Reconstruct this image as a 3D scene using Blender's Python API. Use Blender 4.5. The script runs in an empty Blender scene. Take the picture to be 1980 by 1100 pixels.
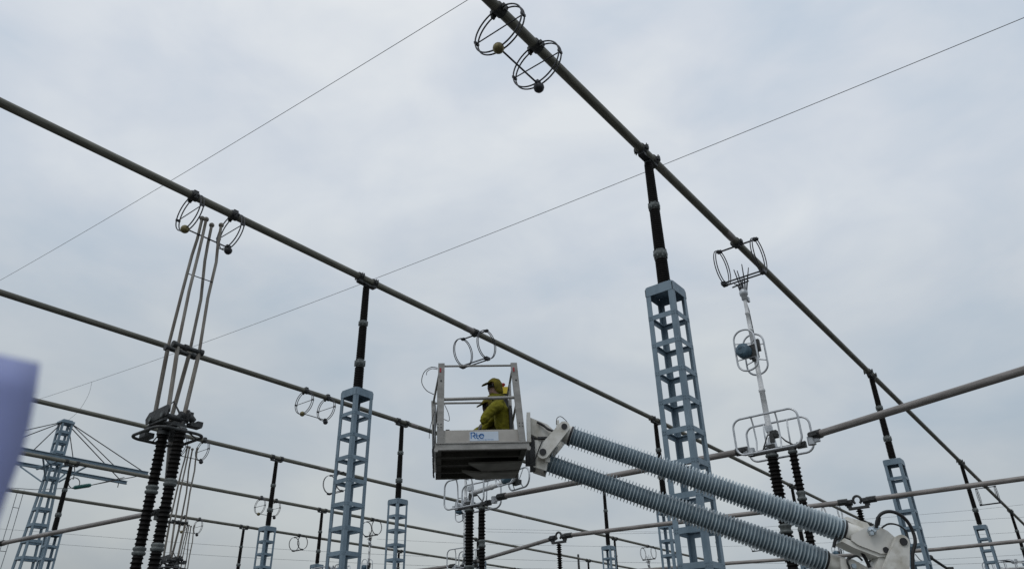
import bpy, math, random
from math import sin, cos, pi, radians
from mathutils import Vector, Matrix
random.seed(7)
sc = bpy.context.scene
EYE = 1.6                                   # camera height above the gravel
HEAD = 0.658502589                          # heading of the upper busbars

# ---------------------------------------------------------------- camera
cam_d = bpy.data.cameras.new('camera'); cam = bpy.data.objects.new('camera', cam_d)
sc.collection.objects.link(cam); sc.camera = cam
cam_d.sensor_width = 36.0; cam_d.lens = 1436.90792 / 1980 * 36
cam_d.clip_start = 0.05; cam_d.clip_end = 3000
cam.matrix_world = (Matrix.Translation((0, 0, EYE)) @ Matrix.Rotation(pi/2 + 0.494025603, 4, 'X')
                    @ Matrix.Rotation(-0.0216867666, 4, 'Z'))
cam_d.dof.use_dof = True; cam_d.dof.focus_distance = 17.0; cam_d.dof.aperture_fstop = 4.0

# ---------------------------------------------------------------- world: overcast sky
SUN_EL, SUN_AZ = radians(52), radians(-150)
world = bpy.data.worlds.new('World'); sc.world = world; world.use_nodes = True
wt = world.node_tree; wt.nodes.clear()
def wn(t, **k):
    n = wt.nodes.new(t)
    for a, b in k.items(): setattr(n, a, b)
    return n
wo = wn('ShaderNodeOutputWorld'); sky = wn('ShaderNodeTexSky')
sky.sky_type = 'NISHITA'; sky.sun_disc = False; sky.sun_elevation = SUN_EL; sky.sun_rotation = radians(210)
bg1 = wn('ShaderNodeBackground'); bg1.inputs['Strength'].default_value = 0.08
wt.links.new(sky.outputs[0], bg1.inputs['Color'])
tc = wn('ShaderNodeTexCoord')
mp = wn('ShaderNodeMapping'); mp.inputs['Scale'].default_value = (1.0, 1.0, 1.9); mp.inputs['Rotation'].default_value = (0.25, 0.3, 0.4)
wt.links.new(tc.outputs['Generated'], mp.inputs['Vector'])
def wnoise(scale, det, rough, off):
    m = wn('ShaderNodeMapping'); m.inputs['Location'].default_value = off
    wt.links.new(mp.outputs[0], m.inputs['Vector'])
    n = wn('ShaderNodeTexNoise'); n.inputs['Scale'].default_value = scale; n.inputs['Detail'].default_value = det
    n.inputs['Roughness'].default_value = rough; n.inputs['Distortion'].default_value = 0.35
    wt.links.new(m.outputs[0], n.inputs['Vector']); return n
n1 = wnoise(1.9, 5, 0.5, (3.1, 0.4, 1.7)); n2 = wnoise(5.5, 6, 0.5, (0.3, 5.2, 2.2)); n3 = wnoise(1.1, 3, 0.45, (7.3, 1.2, 4.1))
def wmath(op, a, b=None, c=None):
    m = wn('ShaderNodeMath'); m.operation = op
    for i, v in enumerate((a, b, c)):
        if v is None: continue
        if isinstance(v, (int, float)): m.inputs[i].default_value = v
        else: wt.links.new(v, m.inputs[i])
    return m.outputs[0]
comb = wmath('ADD', wmath('MULTIPLY', n1.outputs['Fac'], 0.62), wmath('MULTIPLY', n2.outputs['Fac'], 0.38))
ramp = wn('ShaderNodeValToRGB'); el = ramp.color_ramp.elements
el[0].position = 0.38; el[0].color = (0.515, 0.602, 0.712, 1)
el[1].position = 0.62; el[1].color = (0.715, 0.762, 0.815, 1)
e = el.new(0.50); e.color = (0.612, 0.672, 0.757, 1)
wt.links.new(comb, ramp.inputs[0])
# overcast luminance: brighter overhead, darker and bluer low down
sep = wn('ShaderNodeSeparateXYZ'); wt.links.new(tc.outputs['Generated'], sep.inputs[0])
grad = wn('ShaderNodeValToRGB'); g = grad.color_ramp.elements
g[0].position = 0.04; g[0].color = (0.56, 0.555, 0.52, 1)
g[1].position = 0.85; g[1].color = (1.13, 1.10, 1.07, 1)
e = g.new(0.16); e.color = (0.76, 0.76, 0.72, 1)
e = g.new(0.34); e.color = (0.885, 0.885, 0.855, 1)
e = g.new(0.54); e.color = (1.03, 1.02, 1.0, 1)
zz = wmath('ADD', sep.outputs['Z'], wmath('MULTIPLY', wmath('SUBTRACT', n3.outputs['Fac'], 0.5), 0.35))
wt.links.new(zz, grad.inputs[0])
mul = wn('ShaderNodeMix'); mul.data_type = 'RGBA'; mul.blend_type = 'MULTIPLY'; mul.inputs['Factor'].default_value = 1.0
wt.links.new(ramp.outputs[0], mul.inputs['A']); wt.links.new(grad.outputs[0], mul.inputs['B'])
bg2 = wn('ShaderNodeBackground'); bg2.inputs['Strength'].default_value = 1.0
wt.links.new(mul.outputs['Result'], bg2.inputs['Color'])
ms = wn('ShaderNodeMixShader'); ms.inputs[0].default_value = 0.94
wt.links.new(bg1.outputs[0], ms.inputs[1]); wt.links.new(bg2.outputs[0], ms.inputs[2])
wt.links.new(ms.outputs[0], wo.inputs[0])
sun_d = bpy.data.lights.new('sun', 'SUN'); sun_d.energy = 0.6; sun_d.angle = radians(25); sun_d.color = (1, 0.97, 0.93)
sun = bpy.data.objects.new('sun', sun_d); sc.collection.objects.link(sun)
# sun stands behind the camera, to the left
sd = Vector((sin(radians(210))*cos(SUN_EL), cos(radians(210))*cos(SUN_EL), sin(SUN_EL)))
sun.rotation_euler = sd.to_track_quat('Z', 'Y').to_euler()
sc.view_settings.view_transform = 'Standard'; sc.view_settings.look = 'None'
sc.view_settings.gamma = 1; sc.view_settings.exposure = 0.0; sc.view_settings.use_curve_mapping = False

# ---------------------------------------------------------------- materials
def material(name, base, dark=None, rough=0.6, metal=0.0, scale=6.0, bump=0.15, stretch=(1, 1, 1), spec=0.5, rnd=0.06, contrast=(0.35, 0.7), trans=0):
    m = bpy.data.materials.new(name); m.use_nodes = True; nt = m.node_tree; N = nt.nodes; L = nt.links
    b = N['Principled BSDF']; b.inputs['Roughness'].default_value = rough; b.inputs['Metallic'].default_value = metal
    b.inputs['Specular IOR Level'].default_value = spec
    dark = dark or tuple(c*0.7 for c in base)
    tcn = N.new('ShaderNodeTexCoord'); mpn = N.new('ShaderNodeMapping'); mpn.inputs['Scale'].default_value = stretch
    oi = N.new('ShaderNodeObjectInfo')
    off = N.new('ShaderNodeVectorMath'); off.operation = 'SCALE'; off.inputs[0].default_value = (37, 19, 53)
    L.new(oi.outputs['Random'], off.inputs['Scale'])
    add = N.new('ShaderNodeVectorMath'); L.new(tcn.outputs['Object'], add.inputs[0]); L.new(off.outputs[0], add.inputs[1])
    L.new(add.outputs[0], mpn.inputs['Vector'])
    no = N.new('ShaderNodeTexNoise'); no.inputs['Scale'].default_value = scale; no.inputs['Detail'].default_value = 6; no.inputs['Roughness'].default_value = 0.6
    L.new(mpn.outputs[0], no.inputs['Vector'])
    r = N.new('ShaderNodeValToRGB'); r.color_ramp.elements[0].position = contrast[0]; r.color_ramp.elements[1].position = contrast[1]
    r.color_ramp.elements[0].color = (*dark, 1); r.color_ramp.elements[1].color = (*base, 1)
    L.new(no.outputs['Fac'], r.inputs[0])
    hs = N.new('ShaderNodeHueSaturation'); L.new(r.outputs[0], hs.inputs['Color'])
    mr = N.new('ShaderNodeMapRange'); mr.inputs['To Min'].default_value = 1-rnd; mr.inputs['To Max'].default_value = 1+rnd
    L.new(oi.outputs['Random'], mr.inputs['Value']); L.new(mr.outputs[0], hs.inputs['Value'])
    L.new(hs.outputs[0], b.inputs['Base Color'])
    r2 = N.new('ShaderNodeMapRange'); r2.inputs['To Min'].default_value = min(1, rough+.12); r2.inputs['To Max'].default_value = max(.05, rough-.12)
    L.new(no.outputs['Fac'], r2.inputs['Value']); L.new(r2.outputs[0], b.inputs['Roughness'])
    if bump:
        bn = N.new('ShaderNodeTexNoise'); bn.inputs['Scale'].default_value = scale*5; bn.inputs['Detail'].default_value = 4
        L.new(mpn.outputs[0], bn.inputs['Vector'])
        bp = N.new('ShaderNodeBump'); bp.inputs['Strength'].default_value = bump; bp.inputs['Distance'].default_value = 0.01
        L.new(bn.outputs['Fac'], bp.inputs['Height']); L.new(bp.outputs[0], b.inputs['Normal'])
    if trans: b.inputs['Transmission Weight'].default_value = trans
    return m
MT = {
 'busbar': material('weathered_aluminium_tube', (0.20, 0.195, 0.16), (0.085, 0.085, 0.068), 0.6, 0.1, 3, 0.25, (0.6, 6, 6), rnd=.12),
 'lowbar': material('grey_aluminium_tube', (0.33, 0.305, 0.29), (0.16, 0.148, 0.138), 0.5, 0.2, 3, 0.25, (0.6, 6, 6)),
 'porcelain': material('dark_brown_porcelain', (0.008, 0.0065, 0.006), (0.004, 0.0035, 0.0035), 0.6, 0, 10, 0.05, spec=0.12),
 'cast': material('dark_cast_fitting', (0.075, 0.078, 0.078), (0.03, 0.032, 0.033), 0.6, 0.3, 14, 0.4),
 'flange': material('grey_green_cemented_flange', (0.17, 0.19, 0.185), (0.08, 0.09, 0.09), 0.6, 0.2, 14, 0.3),
 'lattice': material('blue_grey_painted_steel', (0.20, 0.275, 0.335), (0.125, 0.185, 0.235), 0.5, 0.0, 3.5, 0.12, (1, 1, .5), contrast=(.3, .6), rnd=.05),
 'gantry': material('pale_blue_painted_steel', (0.21, 0.29, 0.35), (0.15, 0.215, 0.265), 0.55, 0.0, 3.0, 0.1),
 'hoopwire': material('dark_steel_wire', (0.065, 0.068, 0.075), (0.03, 0.03, 0.035), 0.5, 0.5, 20, 0.1),
 'brass': material('olive_tarnished_brass', (0.27, 0.235, 0.11), (0.12, 0.10, 0.05), 0.5, 0.5, 12, 0.2),
 'rod': material('weathered_contact_rod', (0.27, 0.255, 0.225), (0.14, 0.12, 0.10), 0.55, 0.3, 3, 0.2, (4, 4, .7)),
 'ringalu': material('bright_aluminium_ring', (0.60, 0.62, 0.64), (0.42, 0.44, 0.46), 0.38, 0.55, 8, 0.08),
 'white_arm': material('white_painted_arm', (0.74, 0.75, 0.76), (0.50, 0.51, 0.51), 0.45, 0.05, 5, 0.1, (1, 1, 2)),
 'drum': material('dark_blue_grey_paint', (0.085, 0.15, 0.20), (0.05, 0.095, 0.13), 0.42, 0, 8, 0.1),
 'black': material('black_rubber', (0.02, 0.021, 0.024), (0.01, 0.01, 0.012), 0.5, 0, 12, 0.1),
 'wire': material('dull_conductor', (0.26, 0.28, 0.30), (0.18, 0.19, 0.20), 0.6, 0.3, 5, 0),
 'basket': material('brushed_aluminium', (0.38, 0.37, 0.35), (0.25, 0.245, 0.23), 0.48, 0.25, 5, 0.12, (1, 1, 3)),
 'toe': material('dusty_aluminium_sheet', (0.50, 0.48, 0.44), (0.38, 0.36, 0.33), 0.55, 0.15, 3, 0.08),
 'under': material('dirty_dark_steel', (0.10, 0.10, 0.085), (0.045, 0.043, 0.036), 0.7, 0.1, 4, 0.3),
 'tray': material('grey_dirty_sheet', (0.30, 0.30, 0.27), (0.18, 0.18, 0.16), 0.65, 0.1, 4, 0.2),
 'frp_core': material('grey_composite_tube', (0.165, 0.23, 0.275), (0.125, 0.18, 0.22), 0.42, 0, 4, 0.05),
 'silicone': material('blue_grey_silicone', (0.50, 0.575, 0.61), (0.36, 0.43, 0.465), 0.42, 0, 5, 0.06, rnd=.12),
 'boom': material('dirty_white_paint', (0.72, 0.71, 0.665), (0.42, 0.395, 0.33), 0.42, 0.0, 3.6, 0.15, contrast=(.30, .52)),
 'chrome': material('zinc_plated_fitting', (0.62, 0.68, 0.72), (0.35, 0.4, 0.44), 0.25, 0.9, 14, 0.1),
 'jacket': material('olive_yellow_work_cloth', (0.235, 0.215, 0.016), (0.075, 0.07, 0.010), 0.85, 0, 5, 0.6, spec=.2),
 'hoodcloth': material('dark_olive_cap_cloth', (0.20, 0.165, 0.02), (0.05, 0.042, 0.010), 0.9, 0, 11, 0.6, spec=.2),
 'skin': material('shaded_skin', (0.25, 0.145, 0.105), (0.16, 0.09, 0.065), 0.55, 0, 14, 0.1),
 'glove': material('grey_work_glove', (0.20, 0.19, 0.20), (0.08, 0.075, 0.08), 0.85, 0, 30, 0.3),
 'goggle': material('black_goggle_lens', (0.012, 0.012, 0.012), (0.008, 0.008, 0.008), 0.2, 0, 5, 0),
 'yellow': material('yellow_plastic', (0.72, 0.56, 0.03), (0.6, 0.45, 0.02), 0.4, 0, 9, 0.05),
 'red': material('red_plastic', (0.42, 0.03, 0.04), (0.3, 0.02, 0.03), 0.4, 0, 9, 0.05),
 'plate': material('pale_blue_white_vinyl', (0.60, 0.68, 0.78), (0.54, 0.62, 0.72), 0.35, 0, 4, 0.02),
 'ink': material('blue_ink', (0.02, 0.18, 0.50), (0.015, 0.15, 0.44), 0.4, 0, 4, 0),
 'teal': material('teal_silicone_sheds', (0.03, 0.19, 0.17), (0.02, 0.12, 0.11), 0.45, 0, 9, 0.05),
 'gravel': material('grey_gravel', (0.13, 0.125, 0.115), (0.05, 0.048, 0.044), 0.9, 0, 1.2, 0.8),
 'concrete': material('concrete', (0.33, 0.32, 0.30), (0.22, 0.21, 0.20), 0.85, 0, 5, 0.3),
 'paper': material('pale_lilac_paper', (0.66, 0.71, 0.97), (0.62, 0.675, 0.95), 0.9, 0, 2, 0.0, spec=.1, rnd=0),
}

pm = MT['paper'].node_tree; pb = pm.nodes['Principled BSDF']; tr = pm.nodes.new('ShaderNodeBsdfTranslucent'); mx = pm.nodes.new('ShaderNodeMixShader')
pm.links.new(pb.inputs['Base Color'].links[0].from_socket, tr.inputs['Color']); mx.inputs[0].default_value = 0.4
pm.links.new(pb.outputs[0], mx.inputs[1]); pm.links.new(tr.outputs[0], mx.inputs[2]); pm.links.new(mx.outputs[0], pm.nodes['Material Output'].inputs['Surface'])
# ---------------------------------------------------------------- mesh helper
class MB:
    def __init__(s): s.v = []; s.f = []; s.sm = []; s.mi = []; s.cur = 0
    def add(s, vs, fs, smooth=False):
        o = len(s.v); s.v += [tuple(v) for v in vs]
        for f in fs: s.f.append([i+o for i in f]); s.sm.append(smooth); s.mi.append(s.cur)
    def box(s, lo, hi, M=None):
        x0, y0, z0 = lo; x1, y1, z1 = hi
        v = [Vector(p) for p in ((x0,y0,z0),(x1,y0,z0),(x1,y1,z0),(x0,y1,z0),(x0,y0,z1),(x1,y0,z1),(x1,y1,z1),(x0,y1,z1))]
        if M: v = [M @ p for p in v]
        s.add(v, [(0,3,2,1),(4,5,6,7),(0,1,5,4),(1,2,6,5),(2,3,7,6),(3,0,4,7)])
        return s
    def cbox(s, c, d, M=None):
        return s.box(tuple(a-b/2 for a, b in zip(c, d)), tuple(a+b/2 for a, b in zip(c, d)), M)
    def bar(s, a, b, w, h):                 # a rectangular bar from a to b
        a = Vector(a); b = Vector(b); d = b-a; q = d.to_track_quat('X', 'Z').to_matrix().to_4x4()
        return s.box((0, -w/2, -h/2), (d.length, w/2, h/2), Matrix.Translation(a) @ q)
    def tube(s, pts, r, seg=8, closed=False, caps=True):
        P = [Vector(p) for p in pts]; n = len(P); rs = r if isinstance(r, (list, tuple)) else [r]*n
        rings = []; up = None
        for i in range(n):
            if closed: t = (P[(i+1) % n]-P[i-1])
            else: t = (P[min(i+1, n-1)]-P[max(i-1, 0)])
            t.normalize()
            if up is None:
                up = Vector((0, 0, 1)) if abs(t.z) < .9 else Vector((1, 0, 0))
            x = up.cross(t)
            if x.length < 1e-5: x = Vector((1, 0, 0)).cross(t)
            x.normalize(); y = t.cross(x); up = y
            rings.append([P[i] + (x*cos(2*pi*k/seg) + y*sin(2*pi*k/seg))*rs[i] for k in range(seg)])
        if closed and n > 3:                # keep the frame consistent for planar rings
            pass
        v = [p for R in rings for p in R]; f = []
        m = n if closed else n-1
        for i in range(m):
            a = i*seg; b = ((i+1) % n)*seg; sh = 0
            if closed and i == n-1:
                best = min(range(seg), key=lambda q: (rings[-1][0]-rings[0][q]).length); sh = best
            for k in range(seg):
                k2 = (k+1) % seg
                f.append((a+k, a+k2, b+(k2+sh) % seg, b+(k+sh) % seg))
        s.add(v, f, True)
        if caps and not closed:
            s.add(rings[0], [tuple(range(seg))[::-1]]); s.add(rings[-1], [tuple(range(seg))])
        return s
    def lathe(s, prof, M=None, seg=16, smooth=True):   # prof: (r, z)
        v = []; f = []
        for r, z in prof:
            for k in range(seg):
                p = Vector((r*cos(2*pi*k/seg), r*sin(2*pi*k/seg), z)); v.append(M @ p if M else p)
        for i in range(len(prof)-1):
            for k in range(seg):
                k2 = (k+1) % seg; f.append((i*seg+k, i*seg+k2, (i+1)*seg+k2, (i+1)*seg+k))
        s.add(v, f, smooth)
        n = len(prof)
        s.add(v[:seg], [tuple(range(seg))[::-1]]); s.add(v[(n-1)*seg:], [tuple(range(seg))])
        return s
    def ball(s, c, r, seg=14, sc3=(1, 1, 1)):
        pr = [(max(1e-4, r*sin(pi*i/10)), -r*cos(pi*i/10)) for i in range(11)]
        return s.lathe(pr, Matrix.Translation(c) @ Matrix.Diagonal((*sc3, 1)), seg)
    def prism(s, poly, a, b, axis='Y'):     # polygon in (X,Z) extruded along Y (or other axis)
        n = len(poly)
        if axis == 'Y': v = [(x, a, z) for x, z in poly] + [(x, b, z) for x, z in poly]
        elif axis == 'X': v = [(a, y, z) for y, z in poly] + [(b, y, z) for y, z in poly]
        else: v = [(x, y, a) for x, y in poly] + [(x, y, b) for x, y in poly]
        s.add(v, [tuple(range(n)), tuple(range(n, 2*n))[::-1]] + [(i, n+i, n+(i+1) % n, (i+1) % n) for i in range(n)])
        return s
    def mesh(s, name, mat):
        me = bpy.data.meshes.new(name); me.from_pydata(s.v, [], s.f)
        for m in (mat if isinstance(mat, (list, tuple)) else [mat]): me.materials.append(MT[m])
        me.polygons.foreach_set('use_smooth', s.sm)
        if any(s.mi): me.polygons.foreach_set('material_index', s.mi)
        me.update(); me.validate()
        import bmesh
        bm = bmesh.new(); bm.from_mesh(me); bmesh.ops.recalc_face_normals(bm, faces=bm.faces); bm.to_mesh(me); bm.free()
        return me
    def obj(s, name, mat, parent=None, loc=None): return put(name, s.mesh(name, mat), parent, loc)
def smooth(pts, n=8):
    P = [Vector(p) for p in pts]; out = []
    for i in range(len(P)-1):
        p0 = P[max(0, i-1)]; a_ = P[i]; b_ = P[i+1]; p3 = P[min(len(P)-1, i+2)]
        for k in range(n): t = k/n; out.append(.5*((2*a_)+(b_-p0)*t+(2*p0-5*a_+4*b_-p3)*t*t+(3*a_-p0-3*b_+p3)*t*t*t))
    return out+[P[-1]]
def put(name, me, parent=None, loc=None, rot=None):
    o = bpy.data.objects.new(name, me); sc.collection.objects.link(o)
    if parent: o.parent = parent
    if loc is not None: o.location = loc
    if rot is not None: o.rotation_euler = rot
    return o
def tag(o, label, cat, group=None):
    o['label'] = label; o['category'] = cat
    if group: o['group'] = group
    return o
def thing(name, label, cat, loc=(0, 0, 0), rz=0.0, group=None):
    o = bpy.data.objects.new(name, None); sc.collection.objects.link(o); o.empty_display_size = .3
    o.location = loc; o.rotation_euler = (0, 0, rz); return tag(o, label, cat, group)
def copy_tree(o, parent=None):
    c = o.copy(); sc.collection.objects.link(c); c.parent = parent
    for ch in o.children: copy_tree(ch, c)
    return c
GR = pi/2 - HEAD                                   # local x runs along the busbars, local y across them
uu = Vector((sin(HEAD), cos(HEAD), 0)); nn = Vector((-cos(HEAD), sin(HEAD), 0))
def W(u, n, h): return uu*u + nn*n + Vector((0, 0, h+EYE))
def G(u, n): v = uu*u + nn*n; return (v.x, v.y, 0)

# ================================================================= THE SETTING
gm = MB(); gm.add([(-900,-900,0),(900,-900,0),(900,900,0),(-900,900,0)], [(0,1,2,3)])
gr = gm.obj('ground', 'gravel'); gr['kind'] = 'structure'

# ================================================================= UPPER BUSBARS
HB = 10.2
NB = {'R': 5.6, 'A': 14.57, 'B': 23.1, 'C': 31.83, 'D': 39.95, 'E': 48.3}
def busbar(n, u0, u1, label):
    t = thing('busbar', label, 'busbar', tuple(W(u0, n, HB)), GR, 'high tubular busbars')
    L = u1-u0
    m = MB(); m.tube([(L*i/40, 0, 0) for i in range(41)], 0.094, 24); m.obj('tube', 'busbar', t)
    for xj in [k*17.3+5.2 for k in range(int(L//17.3)+1) if k*17.3+5.6 < L]:
        j = MB(); j.tube([(xj-.22, 0, 0), (xj-.2, 0, 0), (xj+.2, 0, 0), (xj+.22, 0, 0)], [.095, .099, .099, .095], 24); j.obj('joint_sleeve', 'lowbar', t)
    c = MB(); c.tube([(L, 0, 0), (L+.06, 0, 0), (L+.09, 0, 0)], [.11, .11, .06], 16); c.obj('end_cap', 'cast', t)
    return t
busbar(NB['R'], -6, 72, 'thick dark tube busbar running from the top centre down to the lower right edge')
busbar(NB['A'], -6, 64.3, 'thick tube busbar from the upper left edge, passing above the work basket')
busbar(NB['B'], 0, 70, 'tube busbar entering at left middle, crossing the knee of the four-rod disconnector')
busbar(NB['C'], 2, 70, 'tube busbar starting beside the blurred paper and passing behind the four-rod disconnector head')
busbar(NB['D'], 4, 76, 'far tube busbar passing just in front of the gantry crossbeams')
busbar(NB['E'], 5, 72, 'farthest tube busbar, the lowest of the long parallel tubes at left')

# ================================================================= POST INSULATORS AND LATTICE COLUMNS
CAP = 6.86+EYE                                     # top of the lattice columns
def shed_profile(z0, z1, core0, core1, shed0, shed1, pitch):
    n = max(2, int(round((z1-z0)/pitch))); p = [(core0, z0)]
    for i in range(n):
        t = (i+.5)/n; z = z0+(z1-z0)*t; c = core0+(core1-core0)*t; s_ = shed0+(shed1-shed0)*t; dz = (z1-z0)/n
        p += [(c, z-dz*.42), (s_, z-dz*.20), (s_*.995, z-dz*.08), (c*1.03, z+dz*.26)]
    return p + [(core1, z1)]
H = lambda h: h+EYE
def flange_mesh(r, hh):
    m = MB(); m.lathe([(r*.86, 0), (r*.9, hh*.18), (r*1.25, hh*.3), (r*1.32, hh*.5), (r*1.25, hh*.68), (r*.92, hh*.75), (r*.86, hh)], seg=18)
    for k in range(8):
        a = 2*pi*k/8; m.cbox((r*1.12*cos(a), r*1.12*sin(a), hh*.5), (.03, .03, hh*.72))
    return m.mesh('flange', 'flange')
post = thing('post_insulator', 'x', 'insulator', (0, 0, CAP), GR, 'black post insulators under the high busbars')
secs = [(6.95, 7.54, .113, .109, .130, .126), (7.77, 8.74, .103, .096, .119, .111), (8.92, 9.96, .091, .083, .105, .096)]
for a, b, c0, c1, s0, s1 in secs:
    m = MB(); m.lathe(shed_profile(H(a)-CAP, H(b)-CAP, c0, c1, s0, s1, .05), seg=20); m.obj('insulator_section', 'porcelain', post)
m = MB(); m.lathe([(.15, 0), (.15, .03), (.1, .05), (.085, .1)], seg=18); m.obj('base_flange', 'flange', post)
put('flange', flange_mesh(.112, .235), post, (0, 0, H(7.535)-CAP)); put('flange', flange_mesh(.098, .19), post, (0, 0, H(8.735)-CAP))
m = MB(); zt = H(9.96)-CAP; zb = H(HB)-CAP
m.lathe([(.08, 0), (.09, .03), (.075, .06)], Matrix.Translation((0, 0, zt)), 14)
m.box((-.3, -.075, zt+.06), (.3, .075, zt+.10))
for x in (-.26, .26):
    m.tube([(x-.07, 0, zb), (x+.07, 0, zb)], .12, 18); m.cbox((x, .13, zb), (.10, .06, .07)); m.cbox((x, -.13, zb), (.10, .06, .07))
    m.cbox((x, 0, zb-.12), (.12, .14, .09))
    for yy in (-.15, .15):
        for dx in (-.03, .03): m.tube([(x+dx, yy, zb-.07), (x+dx, yy, zb+.07)], .014, 6)
m.tube([(-.2, .05, zt+.10), (-.1, .08, zt+.2), (.1, .08, zt+.2), (.2, .05, zt+.10)], .02, 6)
m.tube([(-.2, -.06, zt+.09), (0, -.11, zt+.02), (.2, -.06, zt+.09)], .018, 6)
m.cbox((.02, .03, zt+.17), (.16, .1, .06))
m.obj('bar_clamp', 'cast', post)

S = 0.29                                            # half side of the lattice columns
def column_proto():
    t = thing('lattice_column', 'x', 'column', (0, 0, 0), GR, 'blue-grey lattice columns')
    m = MB(); a = .10; th = .012
    m.box((0, 0, 0), (a, th, CAP-.16)); m.box((0, th, 0), (th, a, CAP-.16))
    leg = m.mesh('corner_post', 'lattice')
    for k in range(4):
        x, y = [(-S, -S), (S, -S), (S, S), (-S, S)][k]; put('corner_post', leg, t, (x, y, 0), (0, 0, k*pi/2))
    m = MB(); m.box((-S+.002, -.004, -.05), (S-.002, .010, .05)); m.box((-S+.02, -.045, .035), (S-.02, -.0045, .05))
    for x_ in (-S+.035, -S+.075, S-.075, S-.035):
        for z_ in (-.022, .022): m.cbox((x_, .014, z_), (.018, .010, .018))
    bat = m.mesh('batten', 'lattice')
    z = H(6.18)
    while z > .4:
        for k in range(4):
            R = Matrix.Rotation(k*pi/2, 4, 'Z'); p = R @ Vector((0, S-.007, 0)); 
            o = put('batten', bat, t, (p.x, p.y, z), (0, 0, k*pi/2))
        z -= .565
    m = MB(); th = .012; e = S+.006; ch = .05
    for k in range(4):
        R = Matrix.Rotation(k*pi/2, 4, 'Z')
        poly = [(-e, CAP-.2), (e, CAP-.2), (e, CAP-.05), (e-ch, CAP), (-e+ch, CAP), (-e, CAP-.05)]
        n = 6; v = [R @ Vector((x, e, zz)) for x, zz in poly] + [R @ Vector((x, e-th, zz)) for x, zz in poly]
        m.add(v, [tuple(range(n)), tuple(range(n, 2*n))[::-1]] + [(i, n+i, n+(i+1) % n, (i+1) % n) for i in range(n)])
    m.box((-e+th+.001, -e+th+.001, CAP-.03), (e-th-.001, e-th-.001, CAP-.002))
    m.obj('cap', 'lattice', t)
    m = MB(); m.box((-.5, -.5, -.1), (.5, .5, .12)); m.obj('footing', 'concrete', t)
    return t
col0 = column_proto()
POSTS = [
 ('B', 5.0, 'insulator at the left edge, only its bar clamp showing beside the frame', 'lattice column just outside the left edge'),
 ('R', 12.2, 'insulator clamped to the nearest tube, high right of centre, largest of its kind', 'largest blue-grey lattice column, standing right of centre behind the two ribbed lift arms'),
 ('R', 29.46, 'insulator at right, under the second clamp of the nearest tube', 'blue-grey lattice column at lower right, beside the white joint of the lift arm'),
 ('R', 46.74, 'insulator near the right edge, beside the small far pair of hoops', 'small lattice column near the lower right corner, crossed by a thin tube'),
 ('R', 64.4, 'small insulator hard against the right edge at the bottom', 'small far lattice column at the right edge'),
 ('A', 12.1, 'insulator rising from the tall column left of the work basket', 'large blue-grey lattice column left of the work basket'),
 ('A', 28.95, 'insulator just left of the largest column, seen above and between the lift arms', 'slender lattice column showing beneath the lower lift arm, left of the largest column'),
 ('A', 45.8, 'insulator showing between the twin insulators of the tall white disconnector', 'far lattice column hidden behind the lower lift arm'),
 ('A', 62.5, 'tiny far insulator at a tube end, seen through the lower right column', 'far lattice column below the lower right of the picture'),
 ('B', 21.8, 'insulator just left of the work basket, above its own slim column', 'lattice column at the bottom between the large left column and the work basket'),
 ('B', 38.3, 'insulator seen below the lower lift arm, left of centre of its span', 'short visible lattice column top at bottom centre right, beneath the lower lift arm'),
 ('B', 53.5, 'thin far insulator just right of the foot of the largest column', 'far lattice column at the foot of the largest column'),
 ('C', 21.67, 'insulator between the four-rod disconnector and the large left column, small hoops behind it', 'lattice column at lower left, below the insulator with small hoops beside it'),
 ('C', 37.25, 'far insulator hidden behind the folded disconnector under the work basket', 'far lattice column behind the insulators under the work basket'),
 ('C', 53.8, 'thin far insulator right of the short column top at the bottom', 'far lattice column right of the bottom centre'),
 ('D', 15.43, 'insulator at far left, in front of the gantry mast', 'lattice column at far left, beside the legs of the gantry mast'),
 ('D', 31.1, 'insulator close to the left side of the large left column', 'small lattice column top peeping out left of the large left column at the bottom'),
 ('D', 46.5, 'tiny far insulator between the two black insulators under the work basket', 'far lattice column below the work basket'),
 ('D', 62.4, 'tiny far insulator left of the short column top at bottom centre', 'far lattice column beyond the bottom centre'),
 ('E', 30.95, 'thin far insulator at bottom, left of the small lower left column', 'far lattice column at the bottom left'),
 ('E', 46.0, 'tiny far insulator partly behind the slim column left of the basket', 'far lattice column left of the work basket'),
 ('E', 62.1, 'tiny farthest insulator at the bottom centre', 'farthest lattice column at bottom centre'),
]
for i, (b, u, l1, l2) in enumerate(POSTS):
    p = post if i == 0 else copy_tree(post); c = col0 if i == 0 else copy_tree(col0)
    x, y, _ = G(u, NB[b]); p.location = (x, y, CAP); c.location = (x, y, 0)
    p['label'] = 'black ' + l1; c['label'] = l2

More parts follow.
